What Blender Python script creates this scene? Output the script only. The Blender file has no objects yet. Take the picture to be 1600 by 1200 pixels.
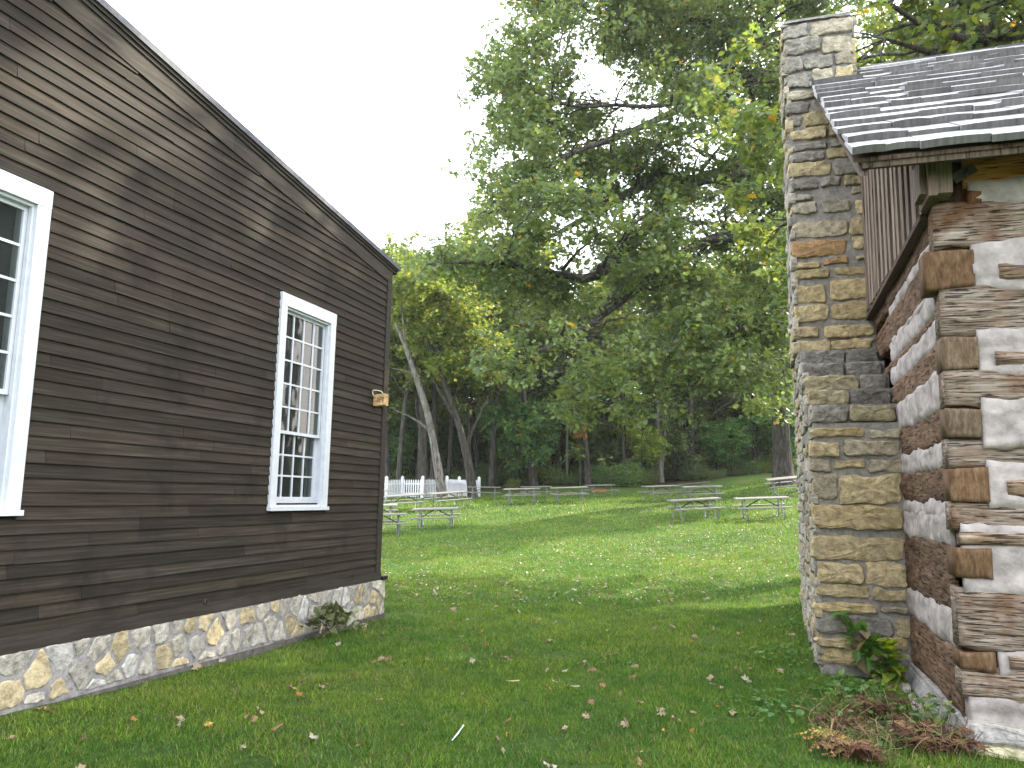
import bpy, math, random
import numpy as np
from mathutils import Vector, Matrix, noise

# ------------------------------------------------------------------ camera, sky, sun, exposure
scene = bpy.context.scene
EYE = np.array([0., 0., 1.68])
FPX, YAW, PITCH, ROLL = 1240.97, -0.312, 0.141, 0.019


def cam_axes():
    f = np.array([math.sin(YAW), math.cos(YAW), 0.])
    r = np.array([math.cos(YAW), -math.sin(YAW), 0.])
    z = np.array([0, 0, 1.])
    fw = f*math.cos(PITCH)+z*math.sin(PITCH)
    up = -f*math.sin(PITCH)+z*math.cos(PITCH)
    return (r*math.cos(ROLL)+up*math.sin(ROLL), -r*math.sin(ROLL)+up*math.cos(ROLL), fw, f, r)


AR, AU, AF, HF, HR = cam_axes()
cd = bpy.data.cameras.new('camera')
cam = bpy.data.objects.new('camera', cd)
scene.collection.objects.link(cam)
cd.sensor_width = 36
cd.lens = 36*FPX/1600
cd.clip_start = .05
cd.clip_end = 3000
m = Matrix.Identity(4)
for i in range(3):
    m[i][0], m[i][1], m[i][2], m[i][3] = AR[i], AU[i], -AF[i], EYE[i]
cam.matrix_world = m
scene.camera = cam

SUN_AZ = math.radians(36)      # clockwise from +Y
SUN_EL = math.radians(36)
world = bpy.data.worlds.new('World')
scene.world = world
world.use_nodes = True
wn = world.node_tree
wn.nodes.clear()
sky = wn.nodes.new('ShaderNodeTexSky')
sky.sky_type = 'NISHITA'
sky.sun_disc = False
sky.sun_elevation = SUN_EL
sky.sun_rotation = SUN_AZ
sky.dust_density = 3
wmix = wn.nodes.new('ShaderNodeMix')
wmix.data_type = 'RGBA'
wmix.inputs[0].default_value = .65
wmix.inputs[7].default_value = (9.6, 9.8, 10.3, 1)      # thin bright cloud veil
wn.links.new(sky.outputs[0], wmix.inputs[6])
bg = wn.nodes.new('ShaderNodeBackground')
bg.inputs[1].default_value = .14
wo = wn.nodes.new('ShaderNodeOutputWorld')
wn.links.new(wmix.outputs[2], bg.inputs[0])
wn.links.new(bg.outputs[0], wo.inputs[0])
sd = bpy.data.lights.new('sun', 'SUN')
sd.energy = 3.3
sd.angle = math.radians(.55)
sd.color = (1, .93, .8)
so = bpy.data.objects.new('sun', sd)
scene.collection.objects.link(so)
sv = Vector((math.sin(SUN_AZ)*math.cos(SUN_EL), math.cos(SUN_AZ)*math.cos(SUN_EL), math.sin(SUN_EL)))
so.rotation_euler = sv.to_track_quat('Z', 'Y').to_euler()
vs = scene.view_settings
vs.view_transform = 'Standard'
vs.look = 'None'
vs.exposure = 2.0
vs.gamma = 1
cy = scene.cycles
cy.max_bounces = 9
cy.diffuse_bounces = 5
cy.transmission_bounces = 6
cy.transparent_max_bounces = 6
cy.caustics_reflective = False
cy.caustics_refractive = False
cy.use_denoising = True

# ------------------------------------------------------------------ helpers
rng = np.random.default_rng(7)
rnd = random.Random(11)
C = scene.collection


def ray(px, py):
    d = AF*FPX+AR*(px-800)-AU*(py-600)
    return d/np.linalg.norm(d)


def W(px, py, fwd):
    """world point seen at a photograph pixel, fwd metres ahead"""
    d = ray(px, py)
    return EYE+d*fwd/(d@HF)


def on_x(px, py, X):
    d = ray(px, py)
    return EYE+d*X/d[0]


def on_y(px, py, Y):
    d = ray(px, py)
    return EYE+d*Y/d[1]


# terrain heights from ground contact points
CT = [(-5.09, 10.17, .0), (-5.09, 4.41, .11), (-5.1, 0, .12), (.47, 8.8, -.02), (1.2, 6.3, 0), (0, 0, 0), (0, -10, 0),
      (-8, -8, .1), (9, 0, 0), (9, 8, 0), (-2, 5, 0), (-2, 10, 0.), (0, 12, 0.02), (-4, 14, .02), (-14, 10, .0), (4, 16, .1),
      (-20, 25, .2), (-45, 40, .9), (-50, 90, 3), (60, 90, 6), (40, 40, 3), (25, 20, 1), (50, 0, 1), (-50, 0, 0), (0, -60, 0)]
for px, py, fw in [(1085, 814, 29), (1190, 813, 28), (682, 824, 32), (600, 836, 29), (1035, 784, 39), (1100, 783, 39), (890, 785, 40), (815, 786, 41),
                   (635, 796, 39), (700, 790, 40), (757, 781, 46), (938, 777, 49), (1087, 773, 50), (1228, 781, 37), (628, 780, 45), (660, 778, 49), (700, 777, 49),
                   (749, 777, 51), (833, 758, 58), (918, 757, 57), (1030, 754, 60), (1222, 758, 42), (1150, 748, 55), (600, 762, 75), (900, 742, 80), (1200, 725, 80)]:
    p = W(px, py, fw)
    CT.append((p[0], p[1], p[2]))
CT = np.array(CT)


def _phi(r2):
    return np.where(r2 > 1e-9, .5*r2*np.log(np.maximum(r2, 1e-9)), 0)


def _fit():
    P = CT[:, :2]/20
    n = len(P)
    K = _phi(((P[:, None]-P[None])**2).sum(-1))+np.eye(n)*.0008
    A = np.zeros((n+3, n+3))
    A[:n, :n] = K
    A[:n, n] = 1
    A[:n, n+1:] = P
    A[n:, :n] = A[:n, n:].T
    return P, np.linalg.solve(A, np.r_[CT[:, 2], 0, 0, 0])


_GP, _GW = _fit()


def gz(x, y):
    x = np.atleast_1d(np.asarray(x, float))
    y = np.atleast_1d(np.asarray(y, float))
    x = np.clip(x, -60, 70)
    y = np.clip(y, -60, 100)
    out = np.empty(len(x))
    for s in range(0, len(x), 50000):
        Q = np.c_[x[s:s+50000], y[s:s+50000]]/20
        r2 = ((Q[:, None]-_GP[None])**2).sum(-1)
        out[s:s+50000] = _phi(r2)@_GW[:-3]+_GW[-3]+Q@_GW[-2:]
    return out


def g1(x, y):
    return float(gz(x, y)[0])


def at(px, fwd, py=777):
    p = W(px, py, fwd)
    return np.array([p[0], p[1], g1(p[0], p[1])])


def vn(p, s=1., seed=0):
    return noise.noise(Vector((p[0]*s+seed*7.3, p[1]*s-seed*3.1, p[2]*s+seed)))


def root_of(o):
    while o.parent:
        o = o.parent
    return o


def link(o, parent):
    C.objects.link(o)
    if parent:
        o.parent = parent


def obj(name, V, F, mat, parent=None, col=None, smooth=False):
    """V (n,3); F list of faces or list of int arrays (m,k)"""
    V = np.asarray(V, np.float32).reshape(-1, 3)
    if parent is not None:
        V = V-np.array(root_of(parent).location, np.float32)
    me = bpy.data.meshes.new(name)
    if isinstance(F, np.ndarray):
        F = [F]
    if len(F) and isinstance(F[0], np.ndarray):
        lens = np.concatenate([np.full(len(f), f.shape[1], np.int32) for f in F])
        idx = np.concatenate([f.ravel() for f in F]).astype(np.int32)
    else:
        lens = np.array([len(f) for f in F], np.int32)
        idx = np.array([i for f in F for i in f], np.int32)
    me.vertices.add(len(V))
    me.vertices.foreach_set('co', V.ravel())
    me.loops.add(len(idx))
    me.loops.foreach_set('vertex_index', idx)
    me.polygons.add(len(lens))
    me.polygons.foreach_set('loop_start', np.r_[0, np.cumsum(lens)[:-1]].astype(np.int32))
    me.polygons.foreach_set('use_smooth', np.full(len(lens), bool(smooth)))
    me.update(calc_edges=True)
    if col is not None:
        c = np.ones((len(V), 4), np.float32)
        c[:, :3] = np.asarray(col, np.float32).reshape(-1, 3)
        a = me.color_attributes.new('Col', 'FLOAT_COLOR', 'POINT')
        a.data.foreach_set('color', c.ravel())
    me.materials.append(mat)
    o = bpy.data.objects.new(name, me)
    link(o, parent)
    return o


def tag(o, label=None, cat=None, group=None, kind=None):
    if label:
        o['label'] = label
    if cat:
        o['category'] = cat
    if group:
        o['group'] = group
    if kind:
        o['kind'] = kind
    return o


def thing(name, label, cat, loc=(0, 0, 0), group=None):
    o = bpy.data.objects.new(name, None)
    o.empty_display_size = .2
    o.location = [float(v) for v in loc]
    C.objects.link(o)
    return tag(o, label, cat, group)


def copy_tree(o, parent=None):
    c = o.copy()
    link(c, parent)
    for ch in list(o.children):
        copy_tree(ch, c)
    return c


class MB:
    def __init__(s):
        s.V, s.F, s.K = [], [], []

    def add(s, V, F, col=(1, 1, 1)):
        n = len(s.V)
        V = [tuple(float(a) for a in v) for v in V]
        s.V += V
        s.F += [tuple(int(i)+n for i in f) for f in F]
        col = np.asarray(col, float)
        s.K += [tuple(col)]*len(V) if col.ndim == 1 else [tuple(c) for c in col]
        return s

    def box(s, x0, x1, y0, y1, z0, z1, col=(1, 1, 1)):
        V = [(x, y, z) for x in (x0, x1) for y in (y0, y1) for z in (z0, z1)]
        return s.add(V, [(0, 1, 3, 2), (4, 6, 7, 5), (0, 4, 5, 1), (2, 3, 7, 6), (0, 2, 6, 4), (1, 5, 7, 3)], col)

    def hexa(s, V8, col=(1, 1, 1)):
        return s.add(V8, [(0, 1, 3, 2), (4, 6, 7, 5), (0, 4, 5, 1), (2, 3, 7, 6), (0, 2, 6, 4), (1, 5, 7, 3)], col)

    def bar(s, a, b, w, h, col=(1, 1, 1), up=(0, 0, 1)):
        a, b = Vector(a), Vector(b)
        d = (b-a).normalized()
        x = d.cross(Vector(up))
        if x.length < 1e-4:
            x = d.cross(Vector((1, 0, 0)))
        x.normalize()
        y = x.cross(d)
        V = [p+x*sx*w/2+y*sy*h/2 for p in (a, b) for sx in (-1, 1) for sy in (-1, 1)]
        return s.hexa(V, col)

    def tube(s, pts, rad, n=8, col=(1, 1, 1), cap=True):
        V, F = tube_np(np.array(pts, float), np.atleast_1d(rad) if np.ndim(rad) else np.full(len(pts), rad), n)
        k = len(pts)
        F = [tuple(f) for f in F]
        if cap:
            F += [tuple(range(n))[::-1], tuple((k-1)*n+i for i in range(n))]
        return s.add(V, F, col)

    def build(s, name, mat, parent=None, smooth=False):
        return obj(name, np.array(s.V), s.F, mat, parent, np.array(s.K), smooth)


def tube_np(P, R, n=6):
    k = len(P)
    T = np.gradient(P, axis=0)
    T /= np.linalg.norm(T, axis=1, keepdims=True)+1e-9
    ref = np.array([0, 0, 1.]) if abs(T[:, 2]).mean() < .8 else np.array([1., 0, 0])
    X = np.cross(T, ref)
    X /= np.linalg.norm(X, axis=1, keepdims=True)+1e-9
    Y = np.cross(T, X)
    a = np.arange(n)*2*math.pi/n
    V = P[:, None]+R[:, None, None]*(X[:, None]*np.cos(a)[None, :, None]+Y[:, None]*np.sin(a)[None, :, None])
    i = np.arange(k-1)[:, None]*n
    j = np.arange(n)[None]
    j2 = (j+1) % n
    F = np.stack([i+j, i+j2, i+n+j2, i+n+j], -1).reshape(-1, 4)
    return V.reshape(-1, 3), F


# ------------------------------------------------------------------ materials
def nt(name):
    mt = bpy.data.materials.new(name)
    mt.use_nodes = True
    t = mt.node_tree
    t.nodes.clear()
    out = t.nodes.new('ShaderNodeOutputMaterial')
    bs = t.nodes.new('ShaderNodeBsdfPrincipled')
    t.links.new(bs.outputs[0], out.inputs[0])
    return mt, t, bs, out


def N(t, typ, **kw):
    n = t.nodes.new(typ)
    for k, v in kw.items():
        if k.startswith('i_'):
            n.inputs[int(k[2:])].default_value = v
        else:
            setattr(n, k, v)
    return n


def tex(t, scale=(1, 1, 1), sc=5, detail=6, rough=.6, dist=0., kind='N', rot=(0, 0, 0)):
    co = N(t, 'ShaderNodeTexCoord')
    mp = N(t, 'ShaderNodeMapping')
    mp.inputs['Scale'].default_value = scale
    mp.inputs['Rotation'].default_value = rot
    t.links.new(co.outputs['Object'], mp.inputs[0])
    if kind == 'N':
        n = N(t, 'ShaderNodeTexNoise')
        n.inputs['Scale'].default_value = sc
        n.inputs['Detail'].default_value = detail
        n.inputs['Roughness'].default_value = rough
        n.inputs['Distortion'].default_value = dist
    else:
        n = N(t, 'ShaderNodeTexVoronoi')
        n.inputs['Scale'].default_value = sc
        n.feature = 'F1'
    t.links.new(mp.outputs[0], n.inputs[0])
    return n.outputs[0]


def ramp(t, fac, stops):
    r = N(t, 'ShaderNodeValToRGB')
    e = r.color_ramp.elements
    while len(e) < len(stops):
        e.new(.5)
    for k, (p, c) in enumerate(stops):
        e[k].position = p
        e[k].color = (*c, 1) if len(c) == 3 else c
    t.links.new(fac, r.inputs[0])
    return r.outputs[0]


def mix(t, a, b, fac, mode='MIX'):
    mx = N(t, 'ShaderNodeMix', data_type='RGBA', blend_type=mode)
    for s, v in ((0, fac), (6, a), (7, b)):
        if hasattr(v, 'is_linked') or hasattr(v, 'links'):
            t.links.new(v, mx.inputs[s])
        else:
            mx.inputs[s].default_value = v if s == 0 else (*v, 1)
    return mx.outputs[2]


def bump(t, bs, h, strength=.5, dist=.01, prev=None):
    b = N(t, 'ShaderNodeBump')
    b.inputs['Strength'].default_value = strength
    b.inputs['Distance'].default_value = dist
    t.links.new(h, b.inputs['Height'])
    if prev is not None:
        t.links.new(prev, b.inputs['Normal'])
    t.links.new(b.outputs[0], bs.inputs['Normal'])
    return b.outputs[0]


def attr(t):
    return N(t, 'ShaderNodeVertexColor', layer_name='Col').outputs[0]


def mat_attr(name, rough=.8, var=.35, sc=8, bmp=.4, bdist=.01, spec=.3, scale=(1, 1, 1), metallic=0., vlo=.6, vhi=1.35):
    mt, t, bs, out = nt(name)
    n = tex(t, scale, sc, 8, .65)
    f = ramp(t, n, [(.3, (vlo,)*3), (.7, (vhi,)*3)])
    c = mix(t, attr(t), f, 1., 'MULTIPLY')
    t.links.new(c, bs.inputs['Base Color'])
    bs.inputs['Roughness'].default_value = rough
    bs.inputs['Specular IOR Level'].default_value = spec
    bs.inputs['Metallic'].default_value = metallic
    if bmp:
        bump(t, bs, n, bmp, bdist)
    return mt


def mat_wood(name, cols, scale, rough=.85, bmp=.8, crack=True, dist=.012, spec=.2, blot=None):
    """cols three ramp colours times the Col attribute; scale stretches the grain"""
    mt, t, bs, out = nt(name)
    n = tex(t, scale, 1, 9, .7, .18)
    base = ramp(t, n, [(.3, cols[0]), (.5, cols[1]), (.68, cols[2])])
    c = mix(t, base, attr(t), 1., 'MULTIPLY')
    if blot:
        bn = tex(t, (1, 1, 1), blot[0], 5, .6)
        bf = ramp(t, bn, [(blot[2], (0, 0, 0)), (blot[2]+.15, (1, 1, 1))])
        c = mix(t, c, blot[1], bf)
    t.links.new(c, bs.inputs['Base Color'])
    bs.inputs['Roughness'].default_value = rough
    bs.inputs['Specular IOR Level'].default_value = spec
    p = bump(t, bs, n, bmp*.6, dist)
    if crack:
        n2 = tex(t, tuple(s*2.2 for s in scale), 1, 4, .5, .25)
        k = ramp(t, n2, [(.36, (0, 0, 0)), (.43, (1, 1, 1))])
        bump(t, bs, k, bmp, dist*1.2, p)
        dk = ramp(t, n2, [(.35, (.3, .27, .25)), (.44, (1, 1, 1))])
        c2 = mix(t, c, dk, 1., 'MULTIPLY')
        t.links.new(c2, bs.inputs['Base Color'])
    return mt


M = {}
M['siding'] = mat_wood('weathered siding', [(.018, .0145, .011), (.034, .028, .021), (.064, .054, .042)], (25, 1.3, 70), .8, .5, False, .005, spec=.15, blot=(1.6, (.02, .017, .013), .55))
M['trimwood'] = mat_wood('brown trim', [(.026, .022, .018), (.044, .038, .03), (.07, .06, .05)], (30, 2, 30), .8, .4, False, .005, spec=.15)
M['roofing'] = mat_attr('dark roofing', .7, sc=20, bmp=.4)
M['white'] = mat_attr('white painted wood', .45, sc=14, bmp=.12, bdist=.003, vlo=.9, vhi=1.06, spec=.4)
M['stone'] = mat_attr('limestone', .9, sc=14, bmp=1., bdist=.035, vlo=.5, vhi=1.4, spec=.2)
M['mortar'] = mat_attr('mortar', .95, sc=13, bmp=1., bdist=.03, vlo=.6, vhi=1.3, spec=.1)
M['plaster'] = mat_attr('lime plaster', .9, sc=6, bmp=.8, bdist=.02, vlo=.5, vhi=1.15, spec=.1)
M['log_grey'] = mat_wood('weathered hewn log', [(.06, .04, .028), (.27, .205, .15), (.47, .44, .4)], (2.6, 8, 44), .85, 1., True, .035, blot=(2.2, (.16, .085, .045), .5))
M['log_brown'] = mat_wood('brown hewn log', [(.05, .032, .02), (.15, .092, .057), (.25, .17, .115)], (8, 3, 30), .85, 1., True, .03, blot=(3, (.06, .035, .022), .58))
M['log_orange'] = mat_wood('orange hewn log', [(.28, .1, .045), (.64, .25, .1), (.7, .37, .22)], (2.5, 8, 34), .8, .9, True, .015)
M['log_end'] = mat_wood('log end grain', [(.04, .025, .015), (.11, .065, .034), (.17, .12, .075)], (34, 34, 9), .85, .8, False, .012)
M['board'] = mat_wood('grey vertical boards', [(.1, .075, .06), (.22, .17, .135), (.33, .27, .22)], (40, 40, 1.5), .8, .7, True, .008)
M['shake'] = mat_wood('grey roof shakes', [(.2, .195, .195), (.32, .31, .31), (.44, .43, .44)], (30, 2, 4), .55, .5, False, .006, spec=.4)
M['iron'] = mat_attr('rusty iron', .6, sc=30, bmp=.3, bdist=.003, metallic=.4)
M['grass'] = None


def mat_leaf(name, trans=.42, rough=.5, spec=.35, tint=(1.25, 1.35, .6)):
    mt, t, bs, out = nt(name)
    a = attr(t)
    t.links.new(a, bs.inputs['Base Color'])
    bs.inputs['Roughness'].default_value = rough
    bs.inputs['Specular IOR Level'].default_value = spec
    tr = N(t, 'ShaderNodeBsdfTranslucent')
    c = mix(t, a, tint, 1., 'MULTIPLY')
    t.links.new(c, tr.inputs[0])
    mx = N(t, 'ShaderNodeMixShader')
    mx.inputs[0].default_value = trans
    t.links.new(bs.outputs[0], mx.inputs[1])
    t.links.new(tr.outputs[0], mx.inputs[2])
    t.links.new(mx.outputs[0], out.inputs[0])
    return mt


M['leaf'] = mat_leaf('tree leaf', .5, .42, .5, (1.18, 1.18, .72))
M['blade'] = mat_leaf('grass blade', .3, .5, .3, (1.1, 1.2, .6))
M['dry'] = mat_leaf('dry leaf', .2, .7, .2, (1.1, 1, .8))
M['bark'] = mat_wood('grey bark', [(.022, .019, .016), (.062, .055, .047), (.13, .115, .1)], (9, 9, 1.6), .95, 1., True, .04)
M['bark_pale'] = mat_wood('pale bark', [(.08, .072, .062), (.17, .155, .135), (.29, .27, .24)], (7, 7, 1.3), .95, 1., True, .03)
M['table'] = mat_wood('weathered table plank', [(.12, .115, .1), (.2, .19, .17), (.28, .27, .245)], (3, 40, 40), .65, .4, False, .003, spec=.4)
M['galv'] = mat_attr('galvanised pipe', .5, sc=40, bmp=.1, metallic=.5)


def mat_glass():
    mt, t, bs, out = nt('window glass')
    bs.inputs['Base Color'].default_value = (.035, .042, .04, 1)
    bs.inputs['Roughness'].default_value = .04
    bs.inputs['Specular IOR Level'].default_value = .6
    n = tex(t, (1, 1, 1), 2.5, 2)
    bump(t, bs, n, .15, .02)
    tb = N(t, 'ShaderNodeBsdfTransparent')
    tb.inputs[0].default_value = (.8, .85, .82, 1)
    mx = N(t, 'ShaderNodeMixShader')
    mx.inputs[0].default_value = .35
    t.links.new(bs.outputs[0], mx.inputs[1])
    t.links.new(tb.outputs[0], mx.inputs[2])
    t.links.new(mx.outputs[0], out.inputs[0])
    return mt


M['glass'] = mat_glass()


def mat_ground():
    mt, t, bs, out = nt('lawn')
    a = tex(t, (1, 1, 1), .35, 6, .6)
    b = tex(t, (1, 1, 1), 14, 8, .75)
    c = tex(t, (1, 1, 1), 3., 6, .7)
    base = ramp(t, a, [(.3, (.045, .085, .02)), (.5, (.065, .115, .022)), (.7, (.1, .135, .03))])
    det = ramp(t, b, [(.28, (.35,)*3), (.7, (1.5,)*3)])
    k = mix(t, base, det, 1., 'MULTIPLY')
    soil = ramp(t, c, [(.66, (0, 0, 0)), (.78, (.55,)*3)])
    k = mix(t, k, (.12, .1, .06), soil)
    # leafy brown forest floor past the lawn edge
    co = N(t, 'ShaderNodeTexCoord')
    sp = N(t, 'ShaderNodeSeparateXYZ')
    t.links.new(co.outputs['Object'], sp.inputs[0])
    dn = tex(t, (1, 1, 1), .12, 3)
    ad = N(t, 'ShaderNodeMath', operation='MULTIPLY_ADD')
    t.links.new(dn, ad.inputs[0])
    ad.inputs[1].default_value = 10
    t.links.new(sp.outputs[1], ad.inputs[2])
    sb = N(t, 'ShaderNodeMath', operation='MULTIPLY_ADD')
    t.links.new(sp.outputs[0], sb.inputs[0])
    sb.inputs[1].default_value = -.32
    t.links.new(ad.outputs[0], sb.inputs[2])
    mr = N(t, 'ShaderNodeMapRange')
    mr.inputs[1].default_value = 62
    mr.inputs[2].default_value = 67
    t.links.new(sb.outputs[0], mr.inputs[0])
    k = mix(t, k, (.045, .035, .018), mr.outputs[0])
    t.links.new(k, bs.inputs['Base Color'])
    bs.inputs['Roughness'].default_value = .95
    bs.inputs['Specular IOR Level'].default_value = .1
    bump(t, bs, b, 1., .05)
    return mt


M['ground'] = mat_ground()

# ------------------------------------------------------------------ ground
def build_ground():
    xs = np.unique(np.r_[-200, -150, -100, np.arange(-70, -8, 1.5), np.arange(-8, 8, .2), np.arange(8, 75, 1.5), 100, 150, 200])
    ys = np.unique(np.r_[-200, -150, -100, -60, -30, np.arange(-20, 0, 1.), np.arange(0, 16, .2), np.arange(16, 110, 1.2), 150, 200])
    X, Y = np.meshgrid(xs, ys)
    x, y = X.ravel(), Y.ravel()
    z = gz(x, y)
    z += .012*np.sin(x*2.1+y*1.3)+.01*np.sin(x*5.1-y*3.7)
    nx = len(xs)
    i, j = np.meshgrid(np.arange(len(ys)-1), np.arange(nx-1), indexing='ij')
    a = (i*nx+j).ravel()
    F = np.stack([a, a+1, a+nx+1, a+nx], 1)
    o = obj('ground', np.c_[x, y, z], F, M['ground'], smooth=True)
    tag(o, kind='structure')


build_ground()


def blocked(x, y):
    return ((x < -5.0) & (y < 10.2)) | ((x > 1.2) & (y > 6.45) & (y < 15.7)) | ((x > .4) & (y > 8.75) & (y < 13.3))


def lawn_noise(x, y):
    return np.sin(x*.9+1.3*np.sin(y*.7))*np.sin(y*.8+1.1*np.sin(x*.6+2))


def build_grass():
    Vs, Ks = [], []
    for f0, f1, dens, wd, hh in [(2.6, 5, 11000, .0045, .03), (5, 8, 6200, .006, .034), (8, 13, 2900, .009, .04), (13, 21, 900, .014, .05), (21, 34, 260, .025, .06), (34, 52, 90, .045, .08)]:
        n = int((f1**2-f0**2)/2*1.5*dens)
        f = np.sqrt(rng.random(n)*(f1**2-f0**2)+f0**2)
        lat = (rng.random(n)*1.5-.77)*f
        x = HF[0]*f+HR[0]*lat
        y = HF[1]*f+HR[1]*lat
        ok = ~blocked(x, y)
        # bare strip right against the stone footing and thin patches
        pn = lawn_noise(x*1.7, y*1.7)
        ok &= rng.random(n) < np.clip(1.15-1.6*np.maximum(pn*lawn_noise(x*5, y*6)-.2, 0)*4, .25, 1)
        ok &= ~((x < -4.93) & (y < 10.2) & (rng.random(n) < .8))
        x, y, f = x[ok], y[ok], f[ok]
        n = len(x)
        z = gz(x, y)+.012*np.sin(x*2.1+y*1.3)+.01*np.sin(x*5.1-y*3.7)-.004
        h = hh*(.4+rng.random(n)*1.1)*(1+.25*lawn_noise(x*4.3, y*4.7))*(1+.25*lawn_noise(x*13, y*12))
        w = wd*(.6+.8*rng.random(n))
        az = rng.random(n)*6.283
        la = rng.random(n)*6.283
        ln = h*(.2+.9*rng.random(n))
        V = np.zeros((n, 3, 3), np.float32)
        V[:, 0] = np.c_[x-w*np.cos(az)/2, y-w*np.sin(az)/2, z]
        V[:, 1] = np.c_[x+w*np.cos(az)/2, y+w*np.sin(az)/2, z]
        V[:, 2] = np.c_[x+ln*np.cos(la), y+ln*np.sin(la), z+h]
        t = np.clip(.5+.38*lawn_noise(x*.9+3, y*.9)+.3*lawn_noise(x*5, y*5)+.25*lawn_noise(x*17, y*15)+rng.normal(0, .25, n), 0, 1)[:, None]
        k = ((1-t)*np.array([.055, .15, .018])+t*np.array([.185, .265, .028]))*(.55+.95*rng.random((n, 1)))
        dry = rng.random(n) < .09+.12*np.maximum(lawn_noise(x*2.2, y*2.2), 0)
        k[dry] = np.array([.25, .22, .1])*(.6+.6*rng.random((dry.sum(), 1)))
        Vs.append(V.reshape(-1, 3))
        Ks.append(np.repeat(k, 3, 0))
    V = np.concatenate(Vs)
    o = obj('grass', V, np.arange(len(V)).reshape(-1, 3), M['blade'], col=np.concatenate(Ks))
    tag(o, 'short mown green grass blades covering the whole lawn', 'grass', kind='stuff')


build_grass()

# ------------------------------------------------------------------ stones
def smooth_poly(poly, n, amp, seed, rnd_c=.5):
    P = np.array(poly, float)
    for _ in range(1):      # cut the corners a little
        Q = np.roll(P, -1, 0)
        P = np.stack([P*(1-.16*rnd_c)+Q*.16*rnd_c, P*.16*rnd_c+Q*(1-.16*rnd_c)], 1).reshape(-1, 2)
    D = np.linalg.norm(np.roll(P, -1, 0)-P, axis=1)
    L = np.r_[0, np.cumsum(D)]
    s = np.linspace(0, L[-1], n, endpoint=False)
    PP = np.vstack([P, P[:1]])
    R = np.c_[np.interp(s, L, PP[:, 0]), np.interp(s, L, PP[:, 1])]
    c = R.mean(0)
    for i in range(n):
        k = noise.noise(Vector((R[i][0]*8+seed, R[i][1]*8, seed*1.7)))+.45*noise.noise(Vector((R[i][0]*31+seed, R[i][1]*31, seed*1.7)))
        d = R[i]-c
        R[i] = R[i]+d/(np.linalg.norm(d)+1e-6)*k*amp
    return R


def stone(mb, poly, O, U, Vv, Nn, pro, col, seed, n=22, amp=.02, rc=.8):
    O, U, Vv, Nn = map(np.array, (O, U, Vv, Nn))
    R = smooth_poly(poly, n, amp, seed, rc)
    c = R.mean(0)
    V, K = [], []
    tilt = np.array([math.sin(seed*3.1), math.cos(seed*2.3)])*.08
    for sc, h in ((1.02, -.8), (1., .25), (.95, .85), (.75, 1.), (.38, 1.03)):
        for p in R:
            q = c+(p-c)*sc
            nz = noise.noise(Vector((q[0]*11+seed, q[1]*11, seed)))*.3+noise.noise(Vector((q[0]*30+seed, q[1]*30, seed)))*.13
            hh = h*pro+(nz*pro*1.1 if h > 0 else 0)+(tilt@(q-c))*(h > 0)
            V.append(O+U*q[0]+Vv*q[1]+Nn*hh)
            f = 1+nz*.35
            K.append(np.array(col)*f)
    V.append(O+U*c[0]+Vv*c[1]+Nn*pro*1.08)
    K.append(col)
    F = []
    for r in range(4):
        for i in range(n):
            F.append((r*n+i, r*n+(i+1) % n, (r+1)*n+(i+1) % n, (r+1)*n+i))
    for i in range(n):
        F.append((4*n+i, 4*n+(i+1) % n, 5*n))
    mb.add(V, F, np.array(K))


def stone_col(kind=None):
    r = rnd.random()
    if kind == 'left':
        c = (.44, .41, .35) if r < .36 else (.5, .46, .38) if r < .62 else (.5, .41, .25) if r < .84 else (.42, .31, .17) if r < .88 else (.5, .48, .44)
    elif kind == 'dark':
        c = (.19, .175, .15) if r < .5 else (.24, .22, .18) if r < .8 else (.33, .28, .17)
    elif kind == 'grey':
        c = (.26, .24, .2) if r < .45 else (.32, .285, .21) if r < .8 else (.4, .33, .19)
    elif kind == 'pale':
        c = (.34, .31, .25) if r < .5 else (.34, .28, .17) if r < .8 else (.24, .22, .19)
    else:
        c = (.42, .33, .175) if r < .45 else (.48, .385, .22) if r < .7 else (.38, .32, .22) if r < .9 else (.43, .27, .13)
    f = .82+.36*rnd.random()
    return np.array(c)*f


def courses(mb, u0, u1, v0, v1, O, U, V, Nn, pro=.035, hr=(.1, .2), wr=(.2, .6), gap=.03, kindf=None, edge=0., amp=.032):
    v = v0
    row = 0
    while v < v1-.05:
        h = rnd.uniform(*hr)
        if v+h > v1-.05:
            h = v1-v
        u = u0
        while u < u1-.03:
            w = rnd.uniform(*wr)*(1 if rnd.random() > .2 else .6)
            if u+w > u1-.1:
                w = u1-u
            k = kindf(v+h/2) if kindf else None
            g = gap*rnd.uniform(.35, 1.)
            lo = v+g*rnd.uniform(.2, 1.3)
            hi = v+h-g*rnd.uniform(.1, .8)
            if hi-lo > .035 and w > .07:
                a = u+(g/2 if u > u0 else -edge*rnd.random())
                b = u+w-(g/2 if u+w < u1-.01 else -edge*rnd.random())
                j = lambda s=.012: rnd.uniform(-s, s)
                wv = lambda u_, v_: v_+.045*noise.noise(Vector((u_*1.6, v_*1.3, 3.3)))+.02*noise.noise(Vector((u_*5, v_*4, 7)))
                lo, hi = wv((a+b)/2, lo), wv((a+b)/2, hi)
                stone(mb, [(a+j(), lo+j()), ((a+b)/2, lo+j(.014)), (b+j(), lo+j()), (b+j(), hi+j(.018)), ((a+b)/2+j(), hi+j(.02)), (a+j(), hi+j(.018))], O, U, V, Nn, pro*rnd.uniform(.6, 1.3),
                      stone_col(k), rnd.random()*50, 34, amp, .55)
            u += w
        v += h
        row += 1


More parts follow.
